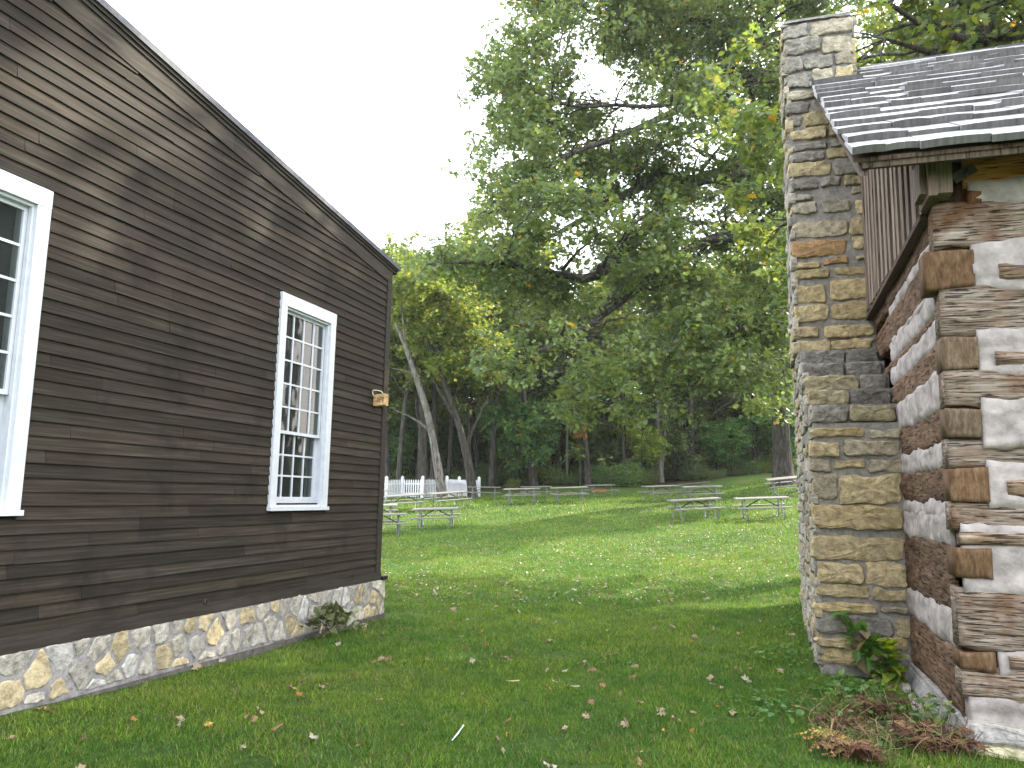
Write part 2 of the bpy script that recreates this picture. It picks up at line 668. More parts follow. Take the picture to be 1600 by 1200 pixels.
# ------------------------------------------------------------------ left building
XW = -5.1
ZF = .533
RS = -.1155
rake_o = lambda y: 5.61+RS*(y-4.61)
rake_i = lambda y: 5.31+RS*(y-4.61)
YC = 10.0
Y0 = -4.0
WZ0, WZ1 = 1.482, 3.882
WINS = [(3.2, 4.373), (7.363, 8.53)]


def build_house():
    h = thing('clapboard_building', 'dark brown clapboard building with white tall windows on a pale stone footing', 'building', (XW, 3, 0))
    mb = MB()
    e = .102
    z = ZF+.1
    while z < 7:
        top = z+e+.012
        ymax = min(YC-.1, 4.61+(z+e*.5-5.33)/RS) if z+e > rake_i(YC) else YC-.1
        if ymax < Y0:
            break
        cuts = []
        y = Y0+rnd.uniform(-2, 0)
        edges = [Y0]
        while True:
            y += rnd.uniform(1.2, 3.6)
            if y >= ymax-.3:
                break
            if y > Y0:
                edges.append(y)
        edges.append(ymax)
        for a, b in zip(edges[:-1], edges[1:]):
            segs = [(a, b)]
            for w0, w1 in WINS:
                if z+e > WZ0+.01 and z < WZ1-.01:
                    ns = []
                    for s0, s1 in segs:
                        if s1 <= w0 or s0 >= w1:
                            ns.append((s0, s1))
                        else:
                            if s0 < w0:
                                ns.append((s0, w0+.01))
                            if s1 > w1:
                                ns.append((w1-.01, s1))
                    segs = ns
            f = rnd.uniform(.72, 1.25)
            k = np.array([f*rnd.uniform(.97, 1.06), f, f*rnd.uniform(.93, 1.03)])
            for s0, s1 in segs:
                s0 += .0015
                s1 -= .0015
                n = max(2, int((s1-s0)/.25))
                ys = np.linspace(s0, s1, n)
                V, F = [], []
                ph = rnd.random()*9
                for q in ys:
                    wv = .0025*math.sin(q*1.7+ph)+.0015*math.sin(q*5.3+ph*2)
                    V += [(XW+.002, q, z+wv), (XW+.021+wv*.6, q, z+wv), (XW+.004, q, top), (XW-.01, q, top)]
                for i in range(n-1):
                    for j in range(3):
                        F.append((i*4+j, i*4+j+1, i*4+5+j, i*4+4+j))
                F += [(0, 1, 2, 3), tuple((n-1)*4+j for j in (3, 2, 1, 0))]
                mb.add(V, F, k)
        z += e
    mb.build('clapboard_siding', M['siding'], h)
    # hidden solid body behind the boards (with window openings)
    b = MB()
    g = (.5, .5, .5)
    ys = [Y0-8, WINS[0][0]+.1, WINS[0][1]-.1, WINS[1][0]+.1, WINS[1][1]-.1, YC-.02]
    for i in range(5):
        if i in (1, 3):
            b.box(XW-.2, XW-.012, ys[i], ys[i+1], ZF, WZ0+.08, g)
            lo = WZ1-.1
        else:
            lo = ZF
        V = [(x, y, zz) for x in (XW-.2, XW-.012) for y in (ys[i], ys[i+1]) for zz in (lo, rake_i(y)+.1)]
        b.hexa(V, g)
    b.build('wall_core', M['siding'], h)
    # far wall of clapboard, facing the lawn, and back walls
    b = MB()
    z = ZF+.1
    while z < rake_i(YC):
        b.hexa([(XW-11, YC-.02, z), (XW-11, YC-.02, z+e), (XW-11, YC+.021, z), (XW-11, YC+.004, z+e), (XW+.0, YC-.02, z), (XW+.0, YC-.02, z+e), (XW+.0, YC+.021, z), (XW+.0, YC+.004, z+e)], (.9, .9, .9))
        z += e
    b.box(XW-11, XW-10.8, -12, YC-.03, ZF, rake_i(YC)-.05, g)
    b.build('end_wall', M['siding'], h)
    # interior floor and pale back so panes show a dim room
    b = MB()
    b.box(XW-10.7, XW-.21, -11, YC-.1, ZF-.02, ZF+.02, (.2, .16, .12))
    b.box(XW-4.6, XW-4.5, -11, YC-.1, ZF+.03, 4.5, (.13, .125, .12))
    b.build('interior', M['mortar'], h)
    # corner board + base trim
    b = MB()
    b.box(XW-.005, XW+.032, YC-.1, YC+.03, ZF+.07, rake_i(YC)+.04, (.95, .95, .95))
    b.build('corner_board', M['trimwood'], h)
    b = MB()
    b.hexa([(XW-.1, Y0-6, ZF), (XW-.1, Y0-6, ZF+.1), (XW+.05, Y0-6, ZF), (XW+.024, Y0-6, ZF+.1), (XW-.1, YC+.05, ZF), (XW-.1, YC+.05, ZF+.1), (XW+.05, YC+.05, ZF), (XW+.024, YC+.05, ZF+.1)], (.75, .72, .7))
    b.box(XW-.3, XW+.075, YC+.02, YC+.17, ZF-.01, ZF+.035, (.45, .43, .42))
    b.build('base_board', M['trimwood'], h)
    # rake board, moulding, roof
    b = MB()
    segs = [Y0-6, -1.5, 1.4, 3.3, 6.4, 9.2, YC+.04]
    for a, c in zip(segs[:-1], segs[1:]):
        b.hexa([(XW-.02, a+.003, rake_i(a)-.01), (XW-.02, a+.003, rake_o(a)-.1), (XW+.027, a+.003, rake_i(a)-.01), (XW+.027, a+.003, rake_o(a)-.1),
                (XW-.02, c, rake_i(c)-.01), (XW-.02, c, rake_o(c)-.1), (XW+.027, c, rake_i(c)-.01), (XW+.027, c, rake_o(c)-.1)], np.ones(3)*rnd.uniform(.9, 1.25))
    b.build('rake_board', M['trimwood'], h)
    b = MB()
    a, c = Y0-6, YC+.14
    for x1, lo, hi, k in ((XW+.042, -.135, -.095, .8), (XW+.058, -.095, -.06, .65)):
        b.hexa([(XW-.02, a, rake_o(a)+lo), (XW-.02, a, rake_o(a)+hi), (x1, a, rake_o(a)+lo), (x1, a, rake_o(a)+hi),
                (XW-.02, c, rake_o(c)+lo), (XW-.02, c, rake_o(c)+hi), (x1, c, rake_o(c)+lo), (x1, c, rake_o(c)+hi)], (k, k, k*1.05))
    b.build('rake_moulding', M['trimwood'], h)
    b = MB()
    c = YC+.2
    k = (.1, .1, .12)
    b.hexa([(XW-11, a, rake_o(a)-.06), (XW-11, a, rake_o(a)), (XW+.075, a, rake_o(a)-.06), (XW+.075, a, rake_o(a)),
            (XW-11, c, rake_o(c)-.06), (XW-11, c, rake_o(c)), (XW+.075, c, rake_o(c)-.06), (XW+.075, c, rake_o(c))], k)
    b.build('roof', M['roofing'], h)
    # stone footing
    b = MB()
    b.box(XW-.4, XW+.045, Y0-6, YC+.14, -.4, ZF-.003, (.34, .32, .31))
    # sloping plinth of trodden mortar at the bottom
    b.hexa([(XW-.1, Y0-6, -.4), (XW-.1, Y0-6, .2), (XW+.13, Y0-6, -.4), (XW+.075, Y0-6, .26), (XW-.1, YC+.16, -.4), (XW-.1, YC+.16, .05), (XW+.1, YC+.16, -.4), (XW+.06, YC+.16, .07)], (.13, .12, .105))
    ft = b.build('stone_footing', M['mortar'], h)
    st = MB()
    u0, u1 = 1.5, YC+.14
    seeds = []
    tries = 0
    while len(seeds) < 92 and tries < 9000:
        tries += 1
        p = np.array([rnd.uniform(u0, u1), rnd.uniform(.1, ZF-.02)])
        if all(((p-s)*np.array([1, .75])).dot((p-s)*np.array([1, .75])) > .022 for s in seeds):
            seeds.append(p)
    for i, s in enumerate(seeds):
        lo = .21-.14*(s[0]-1.5)/8.6
        poly = [np.array(v) for v in ((max(s[0]-.5, u0), max(lo, .03)), (min(s[0]+.5, u1), max(lo, .03)), (min(s[0]+.5, u1), ZF-.008), (max(s[0]-.5, u0), ZF-.008))]
        for j, t in enumerate(seeds):
            if i == j or abs(t[0]-s[0]) > 1.1:
                continue
            nrm = (t-s)/np.linalg.norm(t-s)
            d = nrm@((s+t)/2)-rnd.uniform(.008, .034)
            out = []
            for a_, b_ in zip(poly, poly[1:]+poly[:1]):
                da, db = nrm@a_-d, nrm@b_-d
                if da <= 0:
                    out.append(a_)
                if (da < 0) != (db < 0) and abs(da-db) > 1e-9:
                    out.append(a_+(b_-a_)*da/(da-db))
            poly = out
            if len(poly) < 3:
                break
        if len(poly) >= 3:
            stone(st, poly, (XW+.045, 0, 0), (0, 1, 0), (0, 0, 1), (1, 0, 0), .012, stone_col('left'), rnd.random()*40, 40, .026, .35)
    st.build('footing_stones', M['stone'], ft)
    # cleats / round plugs on the siding
    for px, py in ((321, 940), (551, 899)):
        p = on_x(px, py, XW+.02)
        b = MB()
        b.tube([(XW+.012, p[1], p[2]), (XW+.034, p[1], p[2])], .03, 14, (1.2, 1.1, .9))
        b.box(XW+.03, XW+.038, p[1]-.006, p[1]+.006, p[2]-.02, p[2]+.02, (.3, .3, .3))
        b.build('vent_plug', M['trimwood'], h)
    # windows
    for w0, w1 in WINS:
        f = MB()
        k = (.6, .625, .665)
        xo = XW+.042
        cw = .115
        f.box(XW-.02, xo, w0, w0+cw, WZ0+.04, WZ1-.14, k)
        f.box(XW-.02, xo, w1-cw, w1, WZ0+.04, WZ1-.14, k)
        f.box(XW-.02, xo+.003, w0, w1, WZ1-.139, WZ1, k)
        # jamb, stops
        f.box(XW-.16, XW-.021, w0+cw-.02, w0+cw+.004, WZ0+.04, WZ1-.12, k)
        f.box(XW-.16, XW-.021, w1-cw-.004, w1-cw+.02, WZ0+.04, WZ1-.12, k)
        f.box(XW-.16, XW-.021, w0+cw, w1-cw, WZ1-.145, WZ1-.12, k)
        f.box(XW-.02, XW+.012, w1-cw-.02, w1-cw-.001, WZ0+.06, WZ1-.141, k)
        f.box(XW-.02, XW+.012, w0+cw+.001, w0+cw+.02, WZ0+.06, WZ1-.141, k)
        f.box(XW-.02, XW+.015, w0+cw+.021, w1-cw-.021, WZ1-.163, WZ1-.141, k)
        fr = f.build('window', M['white'], h)
        s = MB()
        s.box(XW-.16, XW+.065, w0-.012, w1+.012, WZ0, WZ0+.039, k)
        s.box(XW-.16, XW+.02, w0+cw+.002, w1-cw-.002, WZ0+.04, WZ0+.062, k)
        s.build('sill', M['white'], fr)
        a, b_ = w0+cw+.006, w1-cw-.006
        zm = WZ0+.86
        for x, z0, z1, rows, br, tr, nm in ((XW-.03, zm-.012, WZ1-.15, 5, .035, .045, 'upper_sash'), (XW-.075, WZ0+.064, zm+.02, 3, .085, .03, 'lower_sash')):
            s = MB()
            st_ = .042
            s.box(x-.035, x, a, a+st_, z0, z1, k)
            s.box(x-.035, x, b_-st_, b_, z0, z1, k)
            s.box(x-.034, x+.001, a+st_, b_-st_, z0, z0+br, k)
            s.box(x-.034, x+.001, a+st_, b_-st_, z1-tr, z1, k)
            ga, gb, g0, g1_ = a+st_, b_-st_, z0+br, z1-tr
            for i in range(1, 4):
                y = ga+(gb-ga)*i/4
                s.box(x-.027, x-.004, y-.011, y+.011, g0, g1_, k)
            for i in range(1, rows):
                zz = g0+(g1_-g0)*i/rows
                s.box(x-.0265, x-.0045, ga, gb, zz-.01, zz+.01, k)
            sh = s.build(nm, M['white'], fr)
            for i in range(4):
                pass
            p = MB()
            for i in range(4):
                for j in range(rows):
                    y0_, y1_ = ga+(gb-ga)*i/4, ga+(gb-ga)*(i+1)/4
                    z0_, z1_ = g0+(g1_-g0)*j/rows, g0+(g1_-g0)*(j+1)/rows
                    t1, t2 = rnd.uniform(-.0015, .0015), rnd.uniform(-.0015, .0015)
                    V = [(x-.016+t1, y0_+.002, z0_+.002), (x-.016, y1_-.002, z0_+.002), (x-.016+t2, y1_-.002, z1_-.002), (x-.016+t1+t2, y0_+.002, z1_-.002)]
                    p.add(V, [(0, 1, 2, 3)])
            p.build('glass_panes', M['glass'], fr)
    return h


HOUSE = build_house()


def text_mesh(name, s, size, mat, parent, matw, ext=.003):
    cu = bpy.data.curves.new(name, 'FONT')
    cu.body = s
    cu.size = size
    cu.extrude = ext
    cu.align_x = 'CENTER'
    cu.align_y = 'CENTER'
    tmp = bpy.data.objects.new(name+'_tmp', cu)
    C.objects.link(tmp)
    dg = bpy.context.evaluated_depsgraph_get()
    me = bpy.data.meshes.new_from_object(tmp.evaluated_get(dg))
    bpy.data.objects.remove(tmp)
    me.materials.clear()
    me.materials.append(mat)
    a = me.color_attributes.new('Col', 'FLOAT_COLOR', 'POINT')
    a.data.foreach_set('color', [.25, .15, .06, 1]*len(me.vertices))
    me.transform(matw)
    o = bpy.data.objects.new(name, me)
    link(o, parent)
    return o


def build_sign():
    Y = 9.62
    p0 = on_y(580, 622, Y)
    p1 = on_y(600, 622, Y)
    zt = on_y(590, 617, Y)[2]
    zb = on_y(590, 634, Y)[2]
    x0, x1 = XW+.024, p1[0]
    s = thing('hanging_sign', 'small carved wooden sign projecting from the dark clapboard corner', 'sign', (x0, Y, zb))
    b = MB()
    k = (.62, .42, .2)
    b.hexa([(x0, Y, zb), (x0, Y, zt+.0), (x0, Y+.13, zb), (x0, Y+.13, zt), (x1, Y, zb+.01), (x1, Y, zt+.02), (x1, Y+.13, zb+.01), (x1, Y+.13, zt+.02)], k)
    bo = b.build('sign_board', M['stone'], s)
    mw = Matrix.Translation(((x0+x1)/2-x0, -.003, (zt-zb)/2+.004)) @ Matrix.Rotation(math.pi/2, 4, 'X')
    text_mesh('lettering', 'GIFT', .085, M['stone'], bo, mw)
    b = MB()
    b.tube([(x0-.01, Y-.03, zt+.045), (x0+.01, Y-.035, zt+.06), (x0+.06, Y-.02, zt+.06), (x0+.12, Y-.01, zt+.045), (x1-.02, Y+.01, zt+.015)], .007, 8, (.75, .68, .45))
    b.tube([(x0+.005, Y-.033, zt+.058), (x0+.0, Y-.03, zt+.02), (x0+.01, Y-.02, zt-.01)], .007, 8, (.75, .68, .45))
    b.build('bracket', M['stone'], s)


build_sign()

# ------------------------------------------------------------------ log cabin
XC, YF = 1.28, 6.5       # gable wall face, front wall face
RY, RZ = 11.0, 7.5       # ridge
YB = 15.5
ES = (RZ-4.22)/(RY-6.05)


def hewn(mb, a0, a1, b0, b1, face, depth, axis, seed, col=(1, 1, 1), amp=.018, step=.04, cham=.02, ea=1.):
    """log lying along x (axis 'x', face looks to -y) or y (axis 'y', face looks to -x); b = z range"""
    n = max(3, int((a1-a0)/step))
    nz = max(4, int((b1-b0)/.03))
    prof = [(0., b0+(b1-b0)*i/nz) for i in range(nz+1)]      # face points bottom→top
    S = np.linspace(a0, a1, n)
    V, K = [], []
    for s in S:
        e0 = ea*(noise.noise(Vector((s*2.2, seed, 1)))*.026+noise.noise(Vector((s*(9 if ea < 2 else 4.5), seed, 2)))*.012)
        e1 = ea*(noise.noise(Vector((s*2.2, seed, 5)))*.026+noise.noise(Vector((s*(9 if ea < 2 else 4.5), seed, 7)))*.012)
        ring = []
        for i, (d, z) in enumerate(prof):
            t = i/nz
            zz = z+e0*(1-t)+e1*t
            g = amp*(noise.noise(Vector((s*2.5, z*6, seed)))*1.2+noise.noise(Vector((s*7, z*22, seed+3)))*.8)
            g += .006*noise.noise(Vector((s*3, z*70, seed)))
            edge = cham if i in (0, nz) else (cham*.3 if i in (1, nz-1) else 0)
            ring.append((g+edge, zz))
        ring.append((depth, b1+e1))
        ring.append((depth, b0+e0))
        for d, z in ring:
            V.append((s, face+d, z) if axis == 'x' else (face+d, s, z))
            K.append(col)
    m_ = nz+3
    F = []
    for i in range(n-1):
        for j in range(m_):
            j2 = (j+1) % m_
            F.append((i*m_+j, i*m_+j2, (i+1)*m_+j2, (i+1)*m_+j))
    F += [tuple(range(m_))[::-1], tuple((n-1)*m_+j for j in range(m_))]
    mb.add(V, F, np.array(K))


CABL = 8.0       # cabin length along x


def build_cabin():
    h = thing('log_cabin', 'old hewn log cabin with white chinking and grey shake roof', 'cabin', (XC, YF, 0))
    fronts = [(4.06, 4.30, 'log_orange', 1.47), (3.60, 3.955, 'log_grey', XC-.03), (2.93, 3.32, 'log_grey', XC-.02), (2.40, 2.67, 'log_grey', XC-.02), (1.95, 2.16, 'log_grey', XC-.02),
              (1.50, 1.70, 'log_grey', XC-.02), (.68, 1.10, 'log_grey', XC-.02), (.35, .57, 'log_grey', XC-.02)]
    for i, (z0, z1, mt, x0) in enumerate(fronts):
        b = MB()
        f = rnd.uniform(.85, 1.12)
        hewn(b, x0, XC+CABL, z0, z1, YF+rnd.uniform(-.01, .015), .22, 'x', i*3.7+1, (f, f, f))
        b.build('front_log', M[mt], h, True)
    # wedges of wood showing in the chinking courses
    b = MB()
    hewn(b, 1.66, XC+CABL, 3.33, 3.44, YF-.035, .15, 'x', 40, (.9, .8, .7))
    hewn(b, 1.6, XC+CABL, 2.68, 2.78, YF-.035, .15, 'x', 41, (1, .95, .9))
    hewn(b, 1.62, XC+CABL, 1.74, 1.87, YF-.035, .15, 'x', 42, (1, .9, .8))
    hewn(b, 1.3, XC+CABL, 1.4, 1.49, YF-.03, .15, 'x', 43, (1.05, 1., .9))
    hewn(b, 1.56, XC+CABL, .57, .66, YF-.03, .15, 'x', 44, (1, 1, 1))
    b.build('log_wedges', M['log_grey'], h, True)
    # chinking of the front: slabs behind the log faces
    ch = MB()
    kp = (.43, .385, .36)

    def chink(x0, x1, z0, z1, face, axis, seed, amp=.01):
        e_ = .045 if axis == 'x' else .03
        hewn(ch, x0, x1, z0-e_, z1+e_, face-.016, .16, axis, seed, kp, .027 if axis == 'x' else .018, .025, .04, 1.3)
    for i, (z0, z1, off, x0) in enumerate([(3.93, 4.09, .012, 1.5), (3.28, 3.62, .01, 1.49), (2.64, 2.95, .012, 1.49), (2.13, 2.43, .004, 1.49), (1.68, 1.97, .018, 1.5), (1.07, 1.52, .02, 1.31), (.53, .7, .03, 1.5), (.1, .37, .02, 1.3)]):
        chink(x0, XC+CABL, z0, z1, YF+off, 'x', 60+i)
    # side chinking
    for i, (z0, z1, off) in enumerate([(3.68, 3.79, .02), (3.33, 3.7-.32+.0, .01), (3.18, 3.38, .012), (2.92, 3.11, .012), (2.42, 2.7, .004), (1.97, 2.16, .01), (1.58, 1.72, .02), (1.38, 1.62, .012), (.63, .89, .008)]):
        chink(YF+.2, 9.2, z0, z1, XC+off, 'y', 80+i)
    ch.build('chinking', M['plaster'], h, True)
    # side logs with notched ends
    sides = [(3.78, 4.12, None), (3.36, 3.70, (3.28, 3.575)), (3.09, 3.19, None), (2.67, 2.93, (2.67, 2.925)), (2.14, 2.44, (2.15, 2.38)), (1.70, 1.99, (1.70, 1.95)),
             (.87, 1.40, (1.17, 1.38)), (.17, .65, (.535, .675))]
    for i, (z0, z1, e) in enumerate(sides):
        b = MB()
        f = rnd.uniform(.8, 1.15)
        hewn(b, YF+.16, 10.6, z0, z1, XC, .2, 'y', i*5.1+20, (f, f*.98, f*.95))
        lo = b.build('side_log', M['log_brown'], h, True)
        if e:
            b = MB()
            x0 = XC-.025 if i != 1 else XC-.11
            x1 = XC+rnd.uniform(.19, .23)
            hewn(b, x0, x1, e[0]+.004, e[1]-.004, YF-.02, .25, 'x', i*2.9+70, np.ones(3)*rnd.uniform(.8, 1.3)*np.array([1, .95+.2*(i in (3, 4)), .9+.4*(i in (3, 4))]), .012, .03, .008)
            b.build('notched_end', M['log_end'], lo, True)
    b = MB()
    hewn(b, 1.49, 1.58, 3.93, 4.05, YF-.01, .2, 'x', 99, (1.2, .9, .6), .01, .03)
    b.box(XC+.03, XC+.3, YF+.05, YF+.3, .2, 4.3, (.5, .4, .3))
    b.build('corner_core', M['log_end'], h, True)
    # hidden core walls
    b = MB()
    g = (.3, .25, .2)
    b.box(XC+.15, XC+CABL, YF+.18, YF+.3, -.3, 4.3, g)
    b.box(XC+.15, XC+.3, YF+.31, YB, -.3, 4.3, g)
    b.box(XC+.31, XC+CABL, YB-.2, YB, -.3, 4.3, g)
    b.box(XC+CABL-.2, XC+CABL, YF+.31, YB-.21, -.3, 4.3, g)
    b.build('wall_core', M['log_brown'], h)
    # stone footing of the cabin
    b = MB()
    b.box(XC-.0, XC+CABL, YF-.01, YF+.1, -.4, .2, (.38, .35, .3))
    b.box(XC-.02, XC+.1, YF-.012, 8.85, -.4, .17, (.36, .34, .31))
    # battered mortar shelf along the gable wall
    b.hexa([(XC-.16, YF-.06, -.4), (XC-.02, YF-.03, .1), (XC+.05, YF-.06, -.4), (XC+.05, YF-.03, .14), (XC-.2, 8.85, -.4), (XC-.03, 8.85, .13), (XC+.05, 8.85, -.4), (XC+.05, 8.85, .16)], (.33, .315, .3))
    ft = b.build('stone_footing', M['mortar'], h)
    b = MB()
    stone(b, [(1.3, -.28), (2.2, -.3), (2.25, .02), (1.28, .06)], (0, YF-.01, 0), (1, 0, 0), (0, 0, 1), (0, -1, 0), .06, (.5, .46, .3), 3, 30, .02, .4)
    stone(b, [(1.27, .08), (1.6, .07), (2.1, .06), (2.1, .19), (1.7, .17), (1.3, .2)], (0, YF-.01, 0), (1, 0, 0), (0, 0, 1), (0, -1, 0), .03, (.42, .4, .37), 4, 30, .02, .6)
    for y0, y1, z0, z1 in ((6.5, 6.95, -.3, .02), (7., 7.5, -.25, .05), (7.55, 8.2, -.25, .02), (8.25, 8.75, -.2, .05)):
        stone(b, [(y0, z0), (y1, z0), (y1, z1), (y0, z1)], (XC-.13, 0, 0), (0, 1, 0), (.2, 0, .98), (-1, 0, .1), .035, stone_col('grey')*1.2, y0, 26, .03, .9)
    b.build('footing_stones', M['stone'], ft)
    # gable boards
    b = MB()
    y = 6.66
    i = 0
    while y < 10.42:
        w = rnd.uniform(.1, .2)
        zt = 4.2+ES*(y-6.05)-.16
        zt2 = 4.2+ES*(y+w-6.05)-.16
        x = 1.2+(.025 if i % 2 else 0)
        zb = 3.93+.022*(y-6.4)+rnd.uniform(-.012, .012)
        f = rnd.uniform(.65, 1.25)
        b.hexa([(x, y, zb), (x, y, zt), (x+.03, y, zb), (x+.03, y, zt), (x, y+w-.012, zb), (x, y+w-.012, zt2), (x+.03, y+w-.012, zb), (x+.03, y+w-.012, zt2)], (f, f*.98, f*.95))
        y += w-(.02 if i % 2 == 0 else -.0)
        i += 1
    y = 10.42
    b.build('gable_boards', M['board'], h)
    b = MB()
    V = []
    b.hexa([(1.252, 6.66, 4.0), (1.252, 6.66, 4.35), (1.3, 6.66, 4.0), (1.3, 6.66, 4.35), (1.252, RY, 4.0), (1.252, RY, RZ-.3), (1.3, RY, 4.0), (1.3, RY, RZ-.3)], (.3, .3, .3))
    b.hexa([(1.252, RY, 4.0), (1.252, RY, RZ-.3), (1.3, RY, 4.0), (1.3, RY, RZ-.3), (1.252, YB-.2, 4.0), (1.252, YB-.2, 4.5), (1.3, YB-.2, 4.0), (1.3, YB-.2, 4.5)], (.3, .3, .3))
    b.box(1.19, 1.27, 6.7, 10.5, 3.9, 3.945, (.35, .3, .25))
    b.build('gable_backing', M['board'], h)
    # plate beam end, eave boards, corner board
    b = MB()
    b.hexa([(1.14, 6.36, 3.99), (1.15, 6.36, 4.284), (1.14, 6.6, 3.99), (1.15, 6.6, 4.284), (1.362, 6.355, 3.982), (1.368, 6.355, 4.284), (1.362, 6.6, 3.982), (1.368, 6.6, 4.284)], (.95, .95, .95))
    b.build('plate_beam_end', M['board'], h)
    b = MB()
    b.hexa([(1.19, 6.3, 3.95), (1.19, 6.3, 4.4), (1.25, 6.3, 3.95), (1.25, 6.3, 4.4), (1.19, 6.655, 3.95), (1.19, 6.655, 4.5), (1.25, 6.655, 3.95), (1.25, 6.655, 4.5)], (.75, .7, .68))
    b.build('corner_board', M['board'], h)
    b = MB()
    hewn(b, 1.14, XC+CABL+.3, 4.288, 4.43, 6.33, .3, 'x', 33, (.5, .45, .42), .006, .05, .006)
    b.build('wall_plate', M['board'], h, True)
    b = MB()
    b.box(.72, XC+CABL+.3, 6.085, 6.12, 4.125, 4.19, (.42, .4, .33))
    b.build('eave_board', M['board'], h)
    # iron plate with bolt on the top log
    c = on_y(1506, 271, YF-.03)
    pl = MB()
    ca, sa = math.cos(.5), math.sin(.5)
    V = []
    for d in (-.012, .0):
        for u, v in ((-.085, -.04), (.085, -.04), (.085, .04), (-.085, .04)):
            V.append((c[0]+u*ca-v*sa, c[1]+d, c[2]+u*sa+v*ca))
    pl.add(V, [(0, 1, 2, 3), (7, 6, 5, 4), (0, 4, 5, 1), (1, 5, 6, 2), (2, 6, 7, 3), (3, 7, 4, 0)], (.12, .1, .12))
    po = pl.build('iron_plate', M['iron'], h)
    b = MB()
    b.tube([(c[0]+.005, c[1]-.01, c[2]+.0), (c[0]+.005, c[1]-.04, c[2]+.004)], .014, 8, (.05, .045, .05))
    b.bar((c[0]-.01, c[1]-.03, c[2]-.02), (c[0]+.022, c[1]-.03, c[2]+.028), .014, .014, (.05, .045, .05))
    b.build('bolt', M['iron'], po)
    # shake roof
    n_ = np.array([0, -ES, 1.])
    n_ /= np.linalg.norm(n_)
    s_ = np.array([0, 1, ES])
    SL = np.linalg.norm(s_)
    s_ /= SL
    O = np.array([0, 6.05, 4.2])
    L = (RY-6.05)*SL
    b = MB()
    ex = .42
    k = 0
    t = 0.
    while t < L-.05:
        x = .64+rnd.uniform(-.02, .02)
        x += (.0 if t*s_[1]+6.05 < 9.95 else .63)
        while x < XC+CABL+.4:
            w = rnd.uniform(.2, .75)
            th = rnd.uniform(.045, .07)
            t0 = t+rnd.uniform(-.045, .03)
            t1 = min(t+ex+.1, L)
            lift = .004+rnd.uniform(0, .022)
            sk = rnd.uniform(-.012, .012)
            f = rnd.uniform(.75, 1.2)
            # wedge: thick butt at the bottom, thin at top; base sits on previous course
            P = []
            cup = rnd.uniform(-.01, .012)
            cols = 3
            for ci in range(cols+1):
                u = ci/cols
                xx = x+(w-.006)*u
                cc = cup*(1-(2*u-1)**2)
                tt0 = t0+sk*(2*u-1)
                for tt, zz in ((tt0, lift+cc), (tt0, lift+cc+th), (t1, th*.35), (t1, .0)):
                    P.append(O+np.array([xx, 0, 0])+s_*tt+n_*(zz+.012))
            F = []
            for ci in range(cols):
                for j in range(4):
                    j2 = (j+1) % 4
                    F.append((ci*4+j, ci*4+j2, ci*4+4+j2, ci*4+4+j))
            F += [(0, 1, 2, 3), tuple(cols*4+j for j in (3, 2, 1, 0))]
            kk = np.tile(np.array([f, f, f*1.02]), (len(P), 1))
            nb = len(P)
            P2, F2 = [], []
            for ci in range(cols+1):      # butt end faces, end grain plus shade darkened into the colour, a hair proud
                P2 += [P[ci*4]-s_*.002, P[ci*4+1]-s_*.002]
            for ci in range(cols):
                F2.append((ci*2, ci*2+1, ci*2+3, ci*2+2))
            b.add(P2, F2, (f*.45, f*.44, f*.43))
            b.add(P, F, kk)
            x += w
        t += ex*rnd.uniform(.97, 1.03)
    # ridge cap boards
    x = 1.3
    while x < XC+CABL+.3:
        w = rnd.uniform(.8, 1.6)
        q = rnd.uniform(-.015, .015)
        b.hexa([(x, RY-.3, RZ-.16+q), (x, RY-.3, RZ-.12+q), (x, RY+.02, RZ+.045+q), (x, RY+.02, RZ+.08+q), (x+w, RY-.3, RZ-.16), (x+w, RY-.3, RZ-.12), (x+w, RY+.02, RZ+.045), (x+w, RY+.02, RZ+.08)], (.75, .75, .75))
        x += w
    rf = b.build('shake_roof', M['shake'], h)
    b = MB()
    for y0, y1, z0, z1 in ((6.07, RY, 4.2, RZ-.02),):
        b.hexa([(.66, y0, z0-.03), (.66, y0, z0), (XC+CABL+.4, y0, z0-.03), (XC+CABL+.4, y0, z0), (.66, 9.95, 4.2+ES*(9.95-6.05)-.05), (.66, 9.95, 4.2+ES*(9.95-6.05)-.02), (XC+CABL+.4, 9.95, 4.2+ES*(9.95-6.05)-.05), (XC+CABL+.4, 9.95, 4.2+ES*(9.95-6.05)-.02)], (.4, .35, .3))
        ym = 9.951
        zm = 4.2+ES*(ym-6.05)
        b.hexa([(1.27, ym, zm-.05), (1.27, ym, zm-.02), (XC+CABL+.4, ym, zm-.05), (XC+CABL+.4, ym, zm-.02), (1.27, RY, RZ-.05), (1.27, RY, RZ-.02), (XC+CABL+.4, RY, RZ-.05), (XC+CABL+.4, RY, RZ-.02)], (.4, .35, .3))
        b.hexa([(1.27, RY, RZ-.05), (1.27, RY, RZ), (XC+CABL+.4, RY, RZ-.05), (XC+CABL+.4, RY, RZ), (1.27, YB+.4, 4.1), (1.27, YB+.4, 4.15), (XC+CABL+.4, YB+.4, 4.1), (XC+CABL+.4, YB+.4, 4.15)], (.4, .35, .3))
    # rake rafter under the overhang
    b.hexa([(.7, 6.12, 4.08), (.7, 6.12, 4.19), (.76, 6.12, 4.08), (.76, 6.12, 4.19), (.7, 9.9, 6.6), (.7, 9.9, 6.71), (.76, 9.9, 6.6), (.76, 9.9, 6.71)], (.6, .6, .6))
    b.build('roof_decking', M['board'], rf)
    # ---- chimney
    b = MB()
    km = (.285, .265, .23)
    xl, xr = .44, XC+.02
    b.box(xl+.02, xr, 8.82, 13.2, -.4, 2.5, km)
    steps = []
    nst = 5
